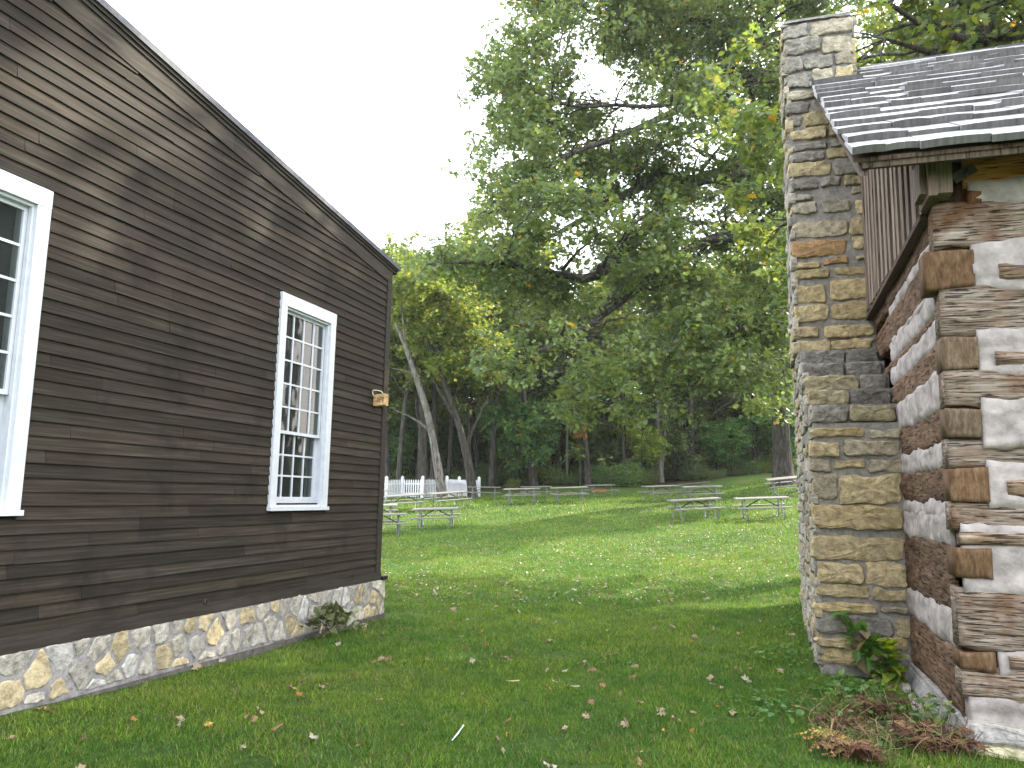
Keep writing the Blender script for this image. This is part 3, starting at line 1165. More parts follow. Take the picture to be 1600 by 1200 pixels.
    for i in range(nst):
        y0 = 8.8+1.55*(i+1)/nst
        z0 = 2.5+1.0*i/nst
        y1 = 13.2-1.5*(i+1)/nst
        b.box(xl+.02-.01*i, xr, 8.82+1.55*i/nst+.06, y1, z0+.0005, z0+1.0/nst, (.2, .19, .17))
        steps.append((8.8+1.55*i/nst+.06, z0, z0+1.0/nst, xl-.01*i))
    b.box(.385, xr, 10.37, 11.75, 3.5005, 6.9, km)
    b.box(.36, 1.17, 10.372, 11.74, 6.9005, 8.0, (.27, .26, .245))
    cap = MB()
    ch_ = b.build('chimney', M['mortar'], h)
    st = MB()
    F_ = lambda y: ((0, y, 0), (1, 0, 0), (0, 0, 1), (0, -1, 0))
    courses(st, xl, 1.27, .08, 2.5, *F_(8.825), pro=.05, hr=(.1, .32), wr=(.22, .85), gap=.045, edge=.04,
            kindf=lambda v: 'grey' if v < .75 and rnd.random() < .6 else None)
    # big base slab
    stone(st, [(.42, -.28), (1.25, -.28), (1.26, -.05), (.44, -.05)], *F_(8.83), .0, (.32, .3, .28), 5, 30, .02, .5)
    for (y, z0, z1, x0) in steps:
        u = x0
        while u < 1.22:
            w = rnd.uniform(.3, .6)
            if u+w > 1.05:
                w = 1.27-u
            stone(st, [(u+.005, z0+.012), (u+w/2, z0+rnd.uniform(0, .02)), (u+w-.01, z0+.01), (u+w-.01, z1-.015), (u+w/2, z1-rnd.uniform(0, .03)), (u+.005, z1-.01)], *F_(y), .07, stone_col('dark'), rnd.random()*40, 30, .018, .6)
            u += w
    courses(st, .39, 1.24, 3.5, 5.6, *F_(10.37), pro=.04, hr=(.13, .3), wr=(.22, .7), gap=.085, edge=.03, kindf=lambda v: None if v < 5.1 or rnd.random() < .4 else 'grey')
    courses(st, .37, 1.2, 5.6, 7.0, *F_(10.37), pro=.045, hr=(.13, .24), wr=(.25, .55), gap=.04, edge=.03, kindf=lambda v: 'grey')
    courses(st, .365, 1.16, 7.0, 7.9, *F_(10.37), pro=.05, hr=(.13, .25), wr=(.25, .5), gap=.045, edge=.03, kindf=lambda v: 'grey')
    st.build('front_stones', M['stone'], ch_)
    # left face
    st = MB()
    G_ = lambda x: ((x, 0, 0), (0, -1, 0), (0, 0, 1), (-1, 0, 0))
    courses(st, -13.2, -8.8, .0, 2.5, *G_(xl+.02), pro=.03, hr=(.08, .2), wr=(.2, .6), gap=.03, edge=.008, kindf=lambda v: 'pale')
    for (y, z0, z1, x0) in steps:
        courses(st, -12.8+(z0-2.5)*1., -y, z0, z1, *G_(x0+.02), pro=.045, hr=(.1, .2), wr=(.2, .5), gap=.03, edge=.02, kindf=lambda v: 'pale')
    courses(st, -11.75, -10.35, 3.5, 6.9, *G_(.385), pro=.04, hr=(.12, .24), wr=(.2, .5), gap=.03, edge=.02, kindf=lambda v: 'pale')
    courses(st, -11.74, -10.35, 6.9, 7.95, *G_(.36), pro=.04, hr=(.12, .24), wr=(.2, .5), gap=.03, edge=.02, kindf=lambda v: 'grey')
    st.build('side_stones', M['stone'], ch_)
    st = MB()
    courses(st, 10.38, 11.7, 6.95, 7.95, (1.17, 0, 0), (0, 1, 0), (0, 0, 1), (1, 0, 0), pro=.04, hr=(.15, .24), wr=(.25, .5), gap=.03, kindf=lambda v: 'grey')
    st.build('right_stones', M['stone'], ch_)
    b = MB()
    stone(b, [(.33, 10.34), (.75, 10.33), (1.19, 10.35), (1.2, 11.76), (.34, 11.76)], (0, 0, 7.98), (1, 0, 0), (0, 1, 0), (0, 0, 1), .05, (.27, .25, .215), 8, 44, .03, .5)
    b.build('chimney_cap', M['mortar'], ch_)
    return h


build_cabin()

# ------------------------------------------------------------------ trees
GREENS = np.array([[.105, .145, .045], [.13, .175, .05], [.085, .125, .06], [.165, .195, .055], [.11, .15, .08]])
YELLOWS = np.array([[.18, .24, .045], [.25, .28, .05], [.15, .22, .045], [.12, .18, .04], [.28, .28, .07]])
DARKS = np.array([[.06, .12, .035], [.08, .14, .04], [.06, .12, .05], [.1, .16, .04]])


def leaves_mesh(P, size, pal, r, odd=.012, lobed=False, droop=.35, jitter=.35):
    n = len(P)
    lob2 = lobed == 2
    a = r.normal(0, 1, (n, 3))
    a[:, 2] = a[:, 2]*.5-droop
    a /= np.linalg.norm(a, axis=1, keepdims=True)
    up = r.normal(0, .55, (n, 3))+np.array([0, 0, 1.])
    b = np.cross(a, up)
    b /= np.linalg.norm(b, axis=1, keepdims=True)+1e-9
    c = np.cross(b, a)
    s = (size*(1-jitter+2*jitter*r.random(n)))[:, None]
    if lob2:
        prof = [(0, 0, 0), (.1, .2, .02), (.42, .36, .08), (.13, .5, 0), (.36, .78, .05), (0, 1., -.06), (-.36, .74, .05), (-.13, .5, 0), (-.42, .4, .08), (-.1, .2, .02)]
    elif lobed:
        prof = [(0, 0, 0), (.25, .12, .03), (.18, .25, .0), (.48, .45, .08), (.2, .52, 0), (.42, .75, .06), (.16, .78, 0), (0, 1.05, -.08), (-.16, .78, 0), (-.42, .75, .06), (-.2, .52, 0), (-.48, .45, .08), (-.18, .25, .0), (-.25, .12, .03)]
    else:
        prof = [(0, 0, 0), (.33, .5, .07), (0, 1, -.05), (-.33, .5, .07)]
    k = len(prof)
    V = np.empty((n, k, 3), np.float32)
    for i, (u, v, w) in enumerate(prof):
        V[:, i] = P+b*s*u+a*s*v+c*s*w
    pc = pal[r.integers(0, len(pal), n)]*(.75+.5*r.random((n, 1)))
    o = r.random(n) < odd
    pc[o] = np.array([.45, .25, .03])*(.7+.5*r.random((o.sum(), 1)))
    return V.reshape(-1, 3), np.arange(n*k).reshape(-1, k), np.repeat(pc, k, 0)


def curve(a, b, d0, k, r, wig):
    """bezier from a leaving along d0, arriving at b"""
    L = np.linalg.norm(b-a)
    t = np.linspace(0, 1, k)[:, None]
    c1 = a+d0*L*.45
    P = (1-t)**2*a+2*t*(1-t)*c1+t*t*b
    w = r.normal(0, wig*L, (k, 3))
    w[0] = w[-1] = 0
    return P+w*.6


def attach(targets, nodes, nr, ndir, r, r0, k, wig, sides, bias=.0):
    """connect each target to its nearest node; returns tubes and new node arrays"""
    TV, TF, NP, NR, ND = [], [], [], [], []
    off = 0
    for q in targets:
        d = np.linalg.norm(nodes-q, axis=1)+bias*np.maximum(nodes[:, 2]-q[2], 0)
        i = int(np.argmin(d))
        a = nodes[i]
        rr = min(nr[i]*.62, r0*(.4+d[i]*.16))
        v = q-a
        L = np.linalg.norm(v)+1e-6
        d0 = ndir[i]*.5+v/L*.7
        d0 /= np.linalg.norm(d0)
        P = curve(a, q, d0, k, r, wig)
        R = np.linspace(rr, max(rr*.22, .006), k)
        V, F = tube_np(P, R, sides)
        TV.append(V)
        TF.append(F+off)
        off += len(V)
        T = np.gradient(P, axis=0)
        T /= np.linalg.norm(T, axis=1, keepdims=True)+1e-9
        NP.append(P[1:])
        NR.append(R[1:])
        ND.append(T[1:])
    return np.concatenate(TV), np.concatenate(TF), np.concatenate(NP), np.concatenate(NR), np.concatenate(ND)


def crown_points(ells, n, r, hollow=.35):
    out = []
    w = np.array([e[1][0]*e[1][1]*e[1][2]*(e[2] if len(e) > 2 else 1) for e in ells])
    w = w/w.sum()
    for e, f in zip(ells, w):
        m_ = int(n*f)+1
        u = r.normal(0, 1, (m_, 3))
        u /= np.linalg.norm(u, axis=1, keepdims=True)
        rad = (hollow+(1-hollow)*r.random(m_))**.7
        out.append(np.array(e[0])+u*rad[:, None]*np.array(e[1]))
    return np.concatenate(out)


def densify(P, R, step=.8):
    L = np.r_[0, np.cumsum(np.linalg.norm(np.diff(P, axis=0), axis=1))]
    n = max(4, int(L[-1]/step))
    s = np.linspace(0, L[-1], n)
    # smooth (Catmull-like) by interpolating then averaging
    Q = np.stack([np.interp(s, L, P[:, i]) for i in range(3)], 1)
    for _ in range(2):
        Q[1:-1] = (Q[:-2]+2*Q[1:-1]+Q[2:])/4
    return Q, np.interp(s, L, R)


def make_tree(name, label, cat, base, limbs, ells, n2, n3, nl, lsize, pal, seed, bark='bark', spray=.8, lobed=False, odd=.012, group=None, r2=.16, r3=.05, zmin=None, keep=None, flare=1.5, extra=None, droop=.35, thr=-.09):
    r = np.random.default_rng(seed)
    base = np.array(base, float)
    t = thing(name, label, cat, base, group)
    TV, TF, off = [], [], 0
    NP, NR, ND = [], [], []
    for li, (P, R) in enumerate(limbs):
        P, R = densify(np.array(P, float), np.array(R, float))
        P = P.copy()
        wob = np.cumsum(r.normal(0, .05, P.shape), 0)*min(1, R[0]*2)
        if li:
            P[1:] += wob[1:]
        if li == 0:
            # root flare
            hgt = P[:, 2]-P[0, 2]
            R = R*(1+(flare-1)*np.exp(-hgt/.7))
        V, F = tube_np(P, R, 12 if li == 0 else 9)
        V = V+V*0
        d = V-np.repeat(P, 12 if li == 0 else 9, 0)
        ang = np.arctan2(d[:, 1], d[:, 0])
        V = V+d*(.07*np.sin(ang*5+V[:, 2]*.6)+.04*np.sin(ang*9-V[:, 2]*1.7))[:, None]
        TV.append(V)
        TF.append(F+off)
        off += len(V)
        T = np.gradient(P, axis=0)
        T /= np.linalg.norm(T, axis=1, keepdims=True)
        sel = np.ones(len(P), bool) if li else (P[:, 2]-P[0, 2] > .3*(P[-1, 2]-P[0, 2]))
        NP.append(P[sel])
        NR.append(R[sel])
        ND.append(T[sel])
    n0 = off
    NP, NR, ND = map(np.concatenate, (NP, NR, ND))
    tg = crown_points(ells, n2, r, .3)
    if zmin is not None:
        tg = tg[tg[:, 2] > zmin]
    order = np.argsort(np.min(np.linalg.norm(tg[:, None]-NP[None], axis=2), 1))
    V, F, P2, R2, D2 = attach(tg[order], NP, NR, ND, r, r2, 9, .035, 6, .3)
    TV.append(V)
    TF.append(F+off)
    off += len(V)
    A, B, D = np.concatenate([NP, P2]), np.concatenate([NR, R2]), np.concatenate([ND, D2])
    tg = crown_points(ells, n3, r, .45)
    # keep crown lumpy: drop targets where low-frequency noise is negative
    nz = np.array([noise.noise(Vector(q*.22)+Vector((seed, 0, 0))) for q in tg])
    tg = tg[nz > thr]
    if zmin is not None:
        tg = tg[tg[:, 2] > zmin]
    if keep is not None:
        tg = tg[keep(tg)]
    V, F, P3, R3, D3 = attach(tg, A, B, D, r, r3, 6, .05, 4, .2)
    TV.append(V)
    TF.append(F+off)
    trunk = obj('trunk', np.concatenate(TV), np.concatenate(TF), M[bark], t, np.ones((sum(len(v) for v in TV), 3)), True)
    # leaf sprays: along outer half of twigs
    P3 = P3.reshape(-1, 5, 3)
    tips = np.concatenate([P3[:, 4], P3[:, 3], P3[:, 2]])
    wts = np.r_[np.full(len(P3), .5), np.full(len(P3), .32), np.full(len(P3), .18)]
    # sub twigs
    ns = nl//14+1
    c = tips[r.choice(len(tips), len(P3)*ns, p=wts/wts.sum())]+r.normal(0, spray*.42, (len(P3)*ns, 3))*np.array([1, 1, .6])
    L = np.repeat(c, 14, 0)+r.normal(0, spray*.2, (len(c)*14, 3))*np.array([1, 1, .7])
    V, F, K = leaves_mesh(L, lsize, pal, r, odd, lobed, droop)
    # clumps share a tone
    cl = np.repeat(.75+.5*r.random(len(c)), 14*(len(V)//len(L)))[:, None]
    obj('crown', V, F, M['leaf'], t, K*cl)
    return t


def limb(pts, r0, r1):
    P = [W(*p) for p in pts]
    return (P, np.linspace(r0, r1, len(P)))


def oak_main():
    b = at(1223, 42, 757)
    b[2] -= .1
    tr = [b, W(1222, 700, 42), W(1217, 600, 42), W(1212, 520, 41.8), W(1225, 400, 41.6), W(1235, 260, 41.4), W(1240, 130, 41), W(1235, 0, 41), W(1240, -120, 41)]
    L = [(tr, np.array([.46, .44, .42, .42, .4, .37, .32, .25, .12]))]
    L.append(limb([(1233, 290, 41.3), (1190, 265, 40), (1138, 267, 38.5), (1080, 287, 37), (1038, 317, 36), (997, 367, 35), (963, 408, 34), (930, 446, 33), (880, 452, 32.3), (834, 435, 32), (776, 429, 31.5), (722, 417, 31), (665, 428, 31)], .46, .025))
    L.append(limb([(1240, 140, 41), (1217, 119, 40), (1150, 112, 38.5), (1117, 137, 37.5), (1067, 158, 36.5), (1047, 171, 36), (997, 196, 35), (951, 217, 34), (900, 236, 33), (840, 262, 32.5)], .36, .07))
    L.append(limb([(1080, 287, 37), (1040, 272, 36), (1005, 283, 35.5), (980, 308, 35), (947, 329, 34.5), (913, 346, 34), (870, 372, 33.5), (820, 385, 33)], .3, .06))
    L.append(limb([(980, 308, 35), (935, 318, 34), (913, 312, 33.5), (880, 308, 33), (855, 321, 33), (800, 326, 32.5), (763, 333, 32)], .17, .05))
    L.append(limb([(1228, 400, 41.6), (1180, 345, 40), (1167, 352, 39), (1110, 375, 37), (1075, 385, 36), (1020, 430, 34.5), (960, 480, 33), (905, 520, 32), (840, 545, 31), (790, 600, 30.5)], .3, .06))
    L.append(limb([(1215, 520, 41.7), (1185, 500, 40), (1163, 510, 38), (1153, 540, 37), (1120, 550, 36), (1080, 550, 35), (1040, 570, 34), (1000, 600, 33), (960, 615, 32)], .3, .06))
    L.append(limb([(1087, 556, 35), (1060, 590, 34.5), (1040, 613, 34), (1010, 640, 33.5)], .08, .03))
    L.append(limb([(1237, 100, 41), (1180, 60, 39), (1110, 40, 38), (1055, 5, 37), (1030, 33, 36), (960, 30, 35), (900, 10, 34), (840, 0, 33.5)], .3, .05))
    L.append(limb([(1067, 158, 36.5), (1010, 170, 35), (960, 160, 34), (900, 175, 33), (850, 150, 32.5), (810, 130, 32)], .12, .03))
    L.append(limb([(1217, 560, 41.8), (1190, 575, 40), (1160, 610, 38), (1120, 640, 37)], .1, .03))
    L.append(limb([(1217, 500, 41.8), (1270, 470, 40), (1330, 450, 38), (1400, 430, 36)], .25, .06))
    L.append(limb([(1235, 260, 41.4), (1290, 200, 41), (1360, 140, 41), (1430, 110, 42)], .25, .06))
    L.append(limb([(1235, 200, 41.4), (1250, 100, 43), (1210, 40, 46), (1180, 0, 49)], .2, .05))

    def E(px, py, fw, rl, rf, rz, w=1.):
        return (W(px, py, fw), (rl, rf, rz), w)
    ells = [E(1000, 140, 35, 6.2, 6, 5.5), E(860, 190, 33.5, 3.8, 4.5, 4.8, 1.15), E(1130, 250, 38, 5, 6, 5.2, 1.2), E(900, 380, 32.5, 4.5, 4.5, 2.9, 1.2), E(770, 395, 32, 3.4, 3.5, 1.8, 1.1), E(1000, 480, 33.5, 4.5, 4.5, 2.6, 1.5),
            E(1150, 440, 36.5, 3.8, 5, 3.4, 1.7), E(1080, 590, 34.5, 4, 4, 1.9, 1.4), E(880, 555, 31.5, 3.2, 3.5, 1.7, 1.3), E(960, 610, 32.5, 2.6, 3, 1.3, 1.2), E(1130, 635, 35, 2.8, 3, 1.1, 1.2), E(1180, 60, 40, 6, 7, 5.5), E(960, -60, 36, 5.5, 6.5, 4.5), E(1340, 200, 42, 5.5, 6, 6, .8), E(1190, 600, 38, 2.6, 3.5, 1.8, 1.1), E(690, 372, 31.5, 2.4, 2.5, 1.1, 1.), E(1300, 500, 39, 3, 4, 3, .6), E(1150, -150, 40, 7, 8, 6, .6)]
    make_tree('oak_tree', 'huge spreading oak with thick dark limbs behind the stone chimney', 'tree', b, L, ells, 330, 2600, 100, .235, GREENS*1.4, 5, lobed=2, spray=1.1, r2=.17, r3=.05, droop=.3, odd=.008, thr=.0)


oak_main()


def oak_near():
    b = at(1545, 21)
    tr = [b, b+(0, 0, 4), b+(.3, -.2, 8), b+(.2, 0, 12), b+(-.2, .4, 19)]
    L = [(tr, np.array([.42, .38, .33, .25, .1]))]
    L.append(limb([(1545, 120, 20.5), (1550, 60, 20), (1556, 0, 19.5), (1545, -80, 19)], .2, .08))
    L.append(limb([(1550, 60, 20), (1500, 62, 19.5), (1455, 55, 19), (1410, 20, 18.5), (1350, -30, 18)], .12, .04))
    L.append(limb([(1545, 120, 20.5), (1470, 90, 20), (1430, 70, 19.5), (1380, 60, 19)], .14, .04))
    c = np.array(b)
    ells = [(c+(-1.5, -1, 12.5), (6, 5, 4.2)), (c+(3, 1, 14), (6.5, 6.5, 5)), (c+(1, 2, 18.5), (6.5, 6.5, 4.5)), (c+(-3.6, -1, 9.6), (3.2, 3, 2.4), 1.4)]
    make_tree('oak_tree', 'nearer oak with large green and yellow leaves rising behind the shake roof', 'tree', b, L, ells, 90, 850, 64, .22, np.vstack([GREENS*1.15, YELLOWS[:2]]), 9, lobed=True, spray=.85, odd=.02, zmin=8, thr=0.)


oak_near()


def shade_oak():
    # unseen tree added right of the view to throw shade on wall and yard
    b = np.array([17., 20., g1(17, 20)])
    L = [([b, b+(0, .2, 5), b+(.2, 0, 10), b+(0, 0, 16)], np.array([.5, .42, .3, .1]))]
    ells = [(b+(-3, -3, 11), (6.5, 6.5, 4.5)), (b+(1, 3, 17), (8, 8, 6)), (b+(-3, 6, 20), (6, 6, 4))]
    make_tree('shade_tree', 'unseen broad oak added out of view beyond the log cabin to shade the yard', 'tree', b, L, ells, 80, 620, 34, .3, GREENS, 13, spray=1.1)


shade_oak()


# ---- edge-of-wood trees that can be told apart
def edge_tree(name, label, pts, radii, ells, seed, bark='bark', n2=26, n3=170, nl=56, pal=YELLOWS, ls=.3, limbs=(), odd=.01, flare=1.25, spray=1.0):
    fw = pts[0][2]
    P = [W(*p) for p in pts]
    P[0][2] = g1(P[0][0], P[0][1])-.1
    LL = [(P, np.array(radii))]+[limb(*l) for l in limbs]
    E_ = [(W(*e[:3]), e[3:6]) for e in ells]
    return make_tree(name, label, 'tree', P[0], LL, E_, n2, n3, nl, ls, pal, seed, bark=bark, spray=spray, r2=.08, r3=.03, odd=odd, flare=flare, droop=.2)


edge_tree('leaning_tree', 'pale barked tree leaning left with a bare side branch beside the white fence',
          [(692, 776, 46.5), (686, 735, 46.5), (677, 690, 46.5), (668, 640, 46.5), (650, 590, 46.5), (632, 535, 46.5), (618, 505, 46.5)], [.27, .24, .21, .2, .17, .13, .08],
          [(640, 440, 47, 3.6, 3, 2.6), (700, 420, 48, 3, 3, 2.2)], 21, 'bark_pale', limbs=[([(670, 672, 46.5), (660, 655, 46.3), (640, 651, 46), (615, 640, 46)], .09, .03), ([(650, 590, 46.5), (630, 575, 46), (612, 575, 46)], .08, .03), ([(632, 535, 46.5), (632, 500, 46.5), (626, 470, 46.5)], .08, .03)], n3=150)
edge_tree('crooked_tree', 'grey crooked tree leaning left at the end of the white picket fence',
          [(739, 778, 48), (735, 735, 48), (727, 700, 48), (716, 660, 48), (705, 625, 48), (690, 590, 48), (680, 560, 48)], [.27, .25, .22, .2, .17, .13, .09],
          [(690, 500, 49, 3.2, 3, 2.5), (740, 560, 48, 2.4, 2.5, 1.6)], 22, 'bark', limbs=[([(716, 660, 48), (700, 640, 47.8), (680, 600, 47.5), (672, 585, 47.5)], .12, .05), ([(727, 700, 48), (745, 650, 48), (765, 615, 48)], .1, .03)])
edge_tree('straight_tree', 'straight grey trunk standing alone between two picnic tables at the wood edge',
          [(834, 759, 58), (830, 720, 58), (825, 670, 58), (818, 610, 58), (815, 540, 58), (812, 470, 58)], [.27, .25, .23, .21, .17, .12],
          [(810, 470, 58, 3.5, 3, 4), (850, 540, 58, 3, 3, 2)], 23, 'bark', n3=130, pal=np.vstack([GREENS, YELLOWS]))
edge_tree('vine_clad_tree', 'dark trunk wrapped in vines with orange autumn leaves at its side',
          [(920, 757, 56), (917, 720, 56), (914, 680, 56), (905, 630, 56), (900, 580, 56), (896, 520, 56)], [.21, .2, .19, .17, .14, .1],
          [(905, 690, 55.5, .7, .7, 1.8), (900, 540, 56, 3, 3, 3)], 24, 'bark', n2=30, n3=150, pal=np.vstack([GREENS, YELLOWS]), limbs=[([(914, 680, 56), (900, 655, 56), (893, 620, 56), (885, 590, 56)], .08, .03)])
edge_tree('orange_vine_tree', 'slender sapling with orange red autumn leaves beside the vine wrapped trunk',
          [(907, 758, 55.3), (907, 730, 55.3), (906, 700, 55.3), (905, 660, 55.3)], [.05, .045, .04, .02],
          [(906, 692, 55.2, .4, .45, 1.9)], 25, n2=14, n3=60, nl=28, spray=.4, pal=np.array([[.5, .2, .03], [.45, .14, .03], [.55, .3, .05], [.3, .25, .05]]), ls=.2)
edge_tree('twin_trunk_tree', 'pale forked tree with two slim parallel trunks at the wood edge',
          [(1033, 756, 60), (1031, 720, 60), (1028, 680, 60), (1027, 620, 60), (1024, 560, 60)], [.21, .18, .16, .14, .1],
          [(1030, 560, 60, 4, 3, 3)], 26, 'bark_pale', n3=110, pal=GREENS, limbs=[([(1033, 745, 60), (1036, 710, 60), (1039, 670, 60), (1041, 610, 60)], .14, .07)])
edge_tree('dark_tree', 'thick dark straight trunk standing behind the white picket fence',
          [(661, 768, 55), (661, 720, 55), (660, 680, 55), (661, 620, 55), (655, 560, 55), (640, 510, 55)], [.34, .32, .3, .27, .2, .1],
          [(650, 470, 56, 4, 3, 3), (610, 480, 56, 3, 3, 3)], 27, 'bark', limbs=[([(660, 690, 55), (650, 650, 55), (648, 590, 55), (640, 550, 55)], .15, .05)])
edge_tree('dark_tree', 'slimmer dark trunk just right of the thick one behind the fence',
          [(676, 767, 57), (678, 720, 57), (680, 680, 57), (678, 600, 57)], [.24, .22, .2, .12],
          [(700, 560, 57, 3, 3, 2.5)], 28, 'bark', n3=90)


def forest():
    r = np.random.default_rng(3)
    protos = []
    for i in range(7):
        H = [19, 22, 17, 20, 23, 18, 21][i]
        rr = [.16, .22, .12, .18, .25, .14, .2][i]
        b = np.array([0., 0., -.2])
        lx, ly = r.normal(0, .5, 2)
        tr = [b, b+(lx*.3, ly*.3, H*.25), b+(lx, ly, H*.55), b+(lx*1.6, ly*1.4, H*.85)]
        L = [(tr, np.array([rr, rr*.85, rr*.6, rr*.2]))]
        for k in range(3):
            a = r.random()*6.28
            z = H*(.35+.12*k)
            L.append(([b+(lx*.8, ly*.8, z), b+(lx*.8+1.5*math.cos(a), ly*.8+1.5*math.sin(a), z+1.6), b+(lx+2.6*math.cos(a), ly+2.6*math.sin(a), z+4)], np.array([rr*.45, rr*.3, rr*.12])))
        ells = [((lx, ly, H*.72), (3.3, 3.3, H*.2)), ((lx+1, ly, H*.52), (2.8, 2.8, 2.6), .8), ((lx-1.4, ly-1, H*.42), (2.2, 2.2, 1.8), .6)]
        t = make_tree('forest_tree', 'x', 'tree', b, L, ells, 30, 190, 28, .36, [GREENS, YELLOWS, np.vstack([GREENS, YELLOWS]), YELLOWS, GREENS, YELLOWS, DARKS][i], 100+i, bark='bark_pale' if i in (2,) else 'bark', spray=1.0, r2=.07, r3=.03, droop=.2, flare=1.2)
        protos.append(t)
    under = []
    for i in range(4):
        H = [6.5, 8, 5, 7][i]
        b = np.array([0., 0., -.1])
        L = [([b, b+(.1, .1, H*.4), b+(.2, -.1, H*.85)], np.array([.07, .05, .02]))]
        ells = [((0, 0, H*.62), (2.1, 2.1, H*.36)), ((.6, -.5, H*.35), (1.7, 1.7, 1.2), .8)]
        t = make_tree('understorey_tree', 'x', 'tree', b, L, ells, 26, 150, 42, .22, [GREENS*1.65, YELLOWS*1.5, DARKS*2.1, np.vstack([GREENS, YELLOWS])*1.45][i], 120+i, spray=.7, r2=.04, r3=.018, droop=.2, flare=1.1)
        under.append(t)
    used = set()
    spots_extra = [(604, 57), (650, 60), (700, 59), (735, 58), (620, 54)]

    def place(proto, px, fw, s, label, cat, group, rz=None):
        o = proto if proto.name not in used else copy_tree(proto)
        used.add(proto.name)
        p = at(px, fw)
        o.location = p
        o.rotation_euler = (r.normal(0, .02), r.normal(0, .02), r.random()*6.28 if rz is None else rz)
        o.scale = (s, s, s*r.uniform(.9, 1.1))
        o['label'] = label
        o['category'] = cat
        o['group'] = group
    G = 'trees of the wood behind the lawn'
    spots = [(610, 66), (628, 62), (645, 70), (705, 64), (722, 72), (752, 62), (770, 58), (790, 66), (806, 73), (850, 65), (868, 72), (884, 60), (940, 62), (958, 70), (975, 59), (992, 67), (1010, 74), (1058, 63), (1072, 70), (1085, 60), (1100, 68),
             (1118, 62), (1135, 74), (1150, 64), (1165, 70), (1180, 60), (1195, 66), (1212, 72), (1250, 64), (1290, 60), (1340, 66), (1400, 62), (1460, 66), (1540, 62), (560, 62), (500, 66), (590, 58), (575, 72), (440, 64)]
    for px, fw in spots:
        k = int(r.integers(0, 7))
        if px < 760 and k in (0, 4, 6):
            k = [1, 3, 5][k % 3]
        place(protos[k], px+r.normal(0, 3), fw, r.uniform(.85, 1.08), 'tall slender tree crowding the wood behind the lawn', 'tree', G)
    for px, fw in spots_extra:
        place(protos[3 if px % 4 else 1], px, fw, .78, 'tall slender tree crowding the wood behind the lawn', 'tree', G)
    for j in range(96):
        px = 560+(j % 64)*11.2+r.normal(0, 6)
        fw = r.uniform(59, 68) if j < 64 else r.uniform(70, 88)
        if fw < 66 and min(abs(px-q) for q in (661, 690, 740, 834, 918, 1035)) < 30:
            fw += 7
        k = int(r.integers(0, 4))
        place(under[k], px, fw, r.uniform(.8, 1.35), 'leafy young tree filling the shade under the wood behind the lawn', 'tree', 'young trees under the wood')
    for j in range(26):
        px = 500+j*34+r.normal(0, 5)
        place(protos[int(r.integers(0, 7))], px, r.uniform(78, 100), r.uniform(.9, 1.15), 'tall slender tree crowding the wood behind the lawn', 'tree', G)
    # shrubs along the edge
    sh = []
    for i in range(4):
        rg = np.random.default_rng(200+i)
        t = thing('shrub', 'x', 'shrub', (0, 0, 0))
        b = MB()
        for k in range(7):
            a = rg.random()*6.28
            b.tube([(0, 0, -.1), (.3*math.cos(a), .3*math.sin(a), .6), (.7*math.cos(a), .7*math.sin(a), 1.2+.3*rg.random())], [.02, .014, .006], 5, (1, 1, 1))
        b.build('stems', M['bark'], t)
        c = crown_points([((0, 0, .8), (1.25, 1.25, .75)), ((.5, .3, .5), (1.1, 1.1, .5))], 60, rg, .5)
        P = np.repeat(c, 40, 0)+rg.normal(0, .22, (len(c)*40, 3))
        P[:, 2] = np.maximum(P[:, 2], .03)
        V, F, K = leaves_mesh(P, .14, [GREENS, DARKS*1.3, np.vstack([YELLOWS, GREENS]), GREENS][i]*1.2, rg, .01, False, .1)
        obj('foliage', V, F, M['leaf'], t, K)
        sh.append(t)
    for j in range(56):
        px = 590+j*12+r.normal(0, 4)
        fw = (56 if px < 1050 else 58)+r.uniform(-.5, 6)
        if 640 < px < 760:
            fw += 2
        if min(abs(px-q) for q in (834, 918, 1035)) < 18:
            fw += 5
        place(sh[j % 4], px, fw, r.uniform(.35, .95), 'low green shrub along the shady edge of the wood', 'shrub', 'shrubs along the wood edge')
    # dense far wood behind everything
    n = 80000
    px = r.uniform(300, 1750, n)
    fw = np.where(r.random(n) < .5, r.uniform(80, 84, n), r.uniform(94, 104, n))
    d = HF[None]*fw[:, None]+HR[None]*((px-800)/FPX*fw)[:, None]
    z = gz(d[:, 0], d[:, 1])+r.random(n)**1.2*np.where(fw < 90, 7, 15)
    P = np.c_[d[:, 0], d[:, 1], z]
    V, F, K = leaves_mesh(P, .75, np.vstack([GREENS, YELLOWS])*1.7, r, .005, False, .1)
    o = obj('far_wood', V, F, M['leaf'], None, K)
    tag(o, 'distant mass of green foliage deep inside the wood', 'woodland', kind='stuff')


forest()


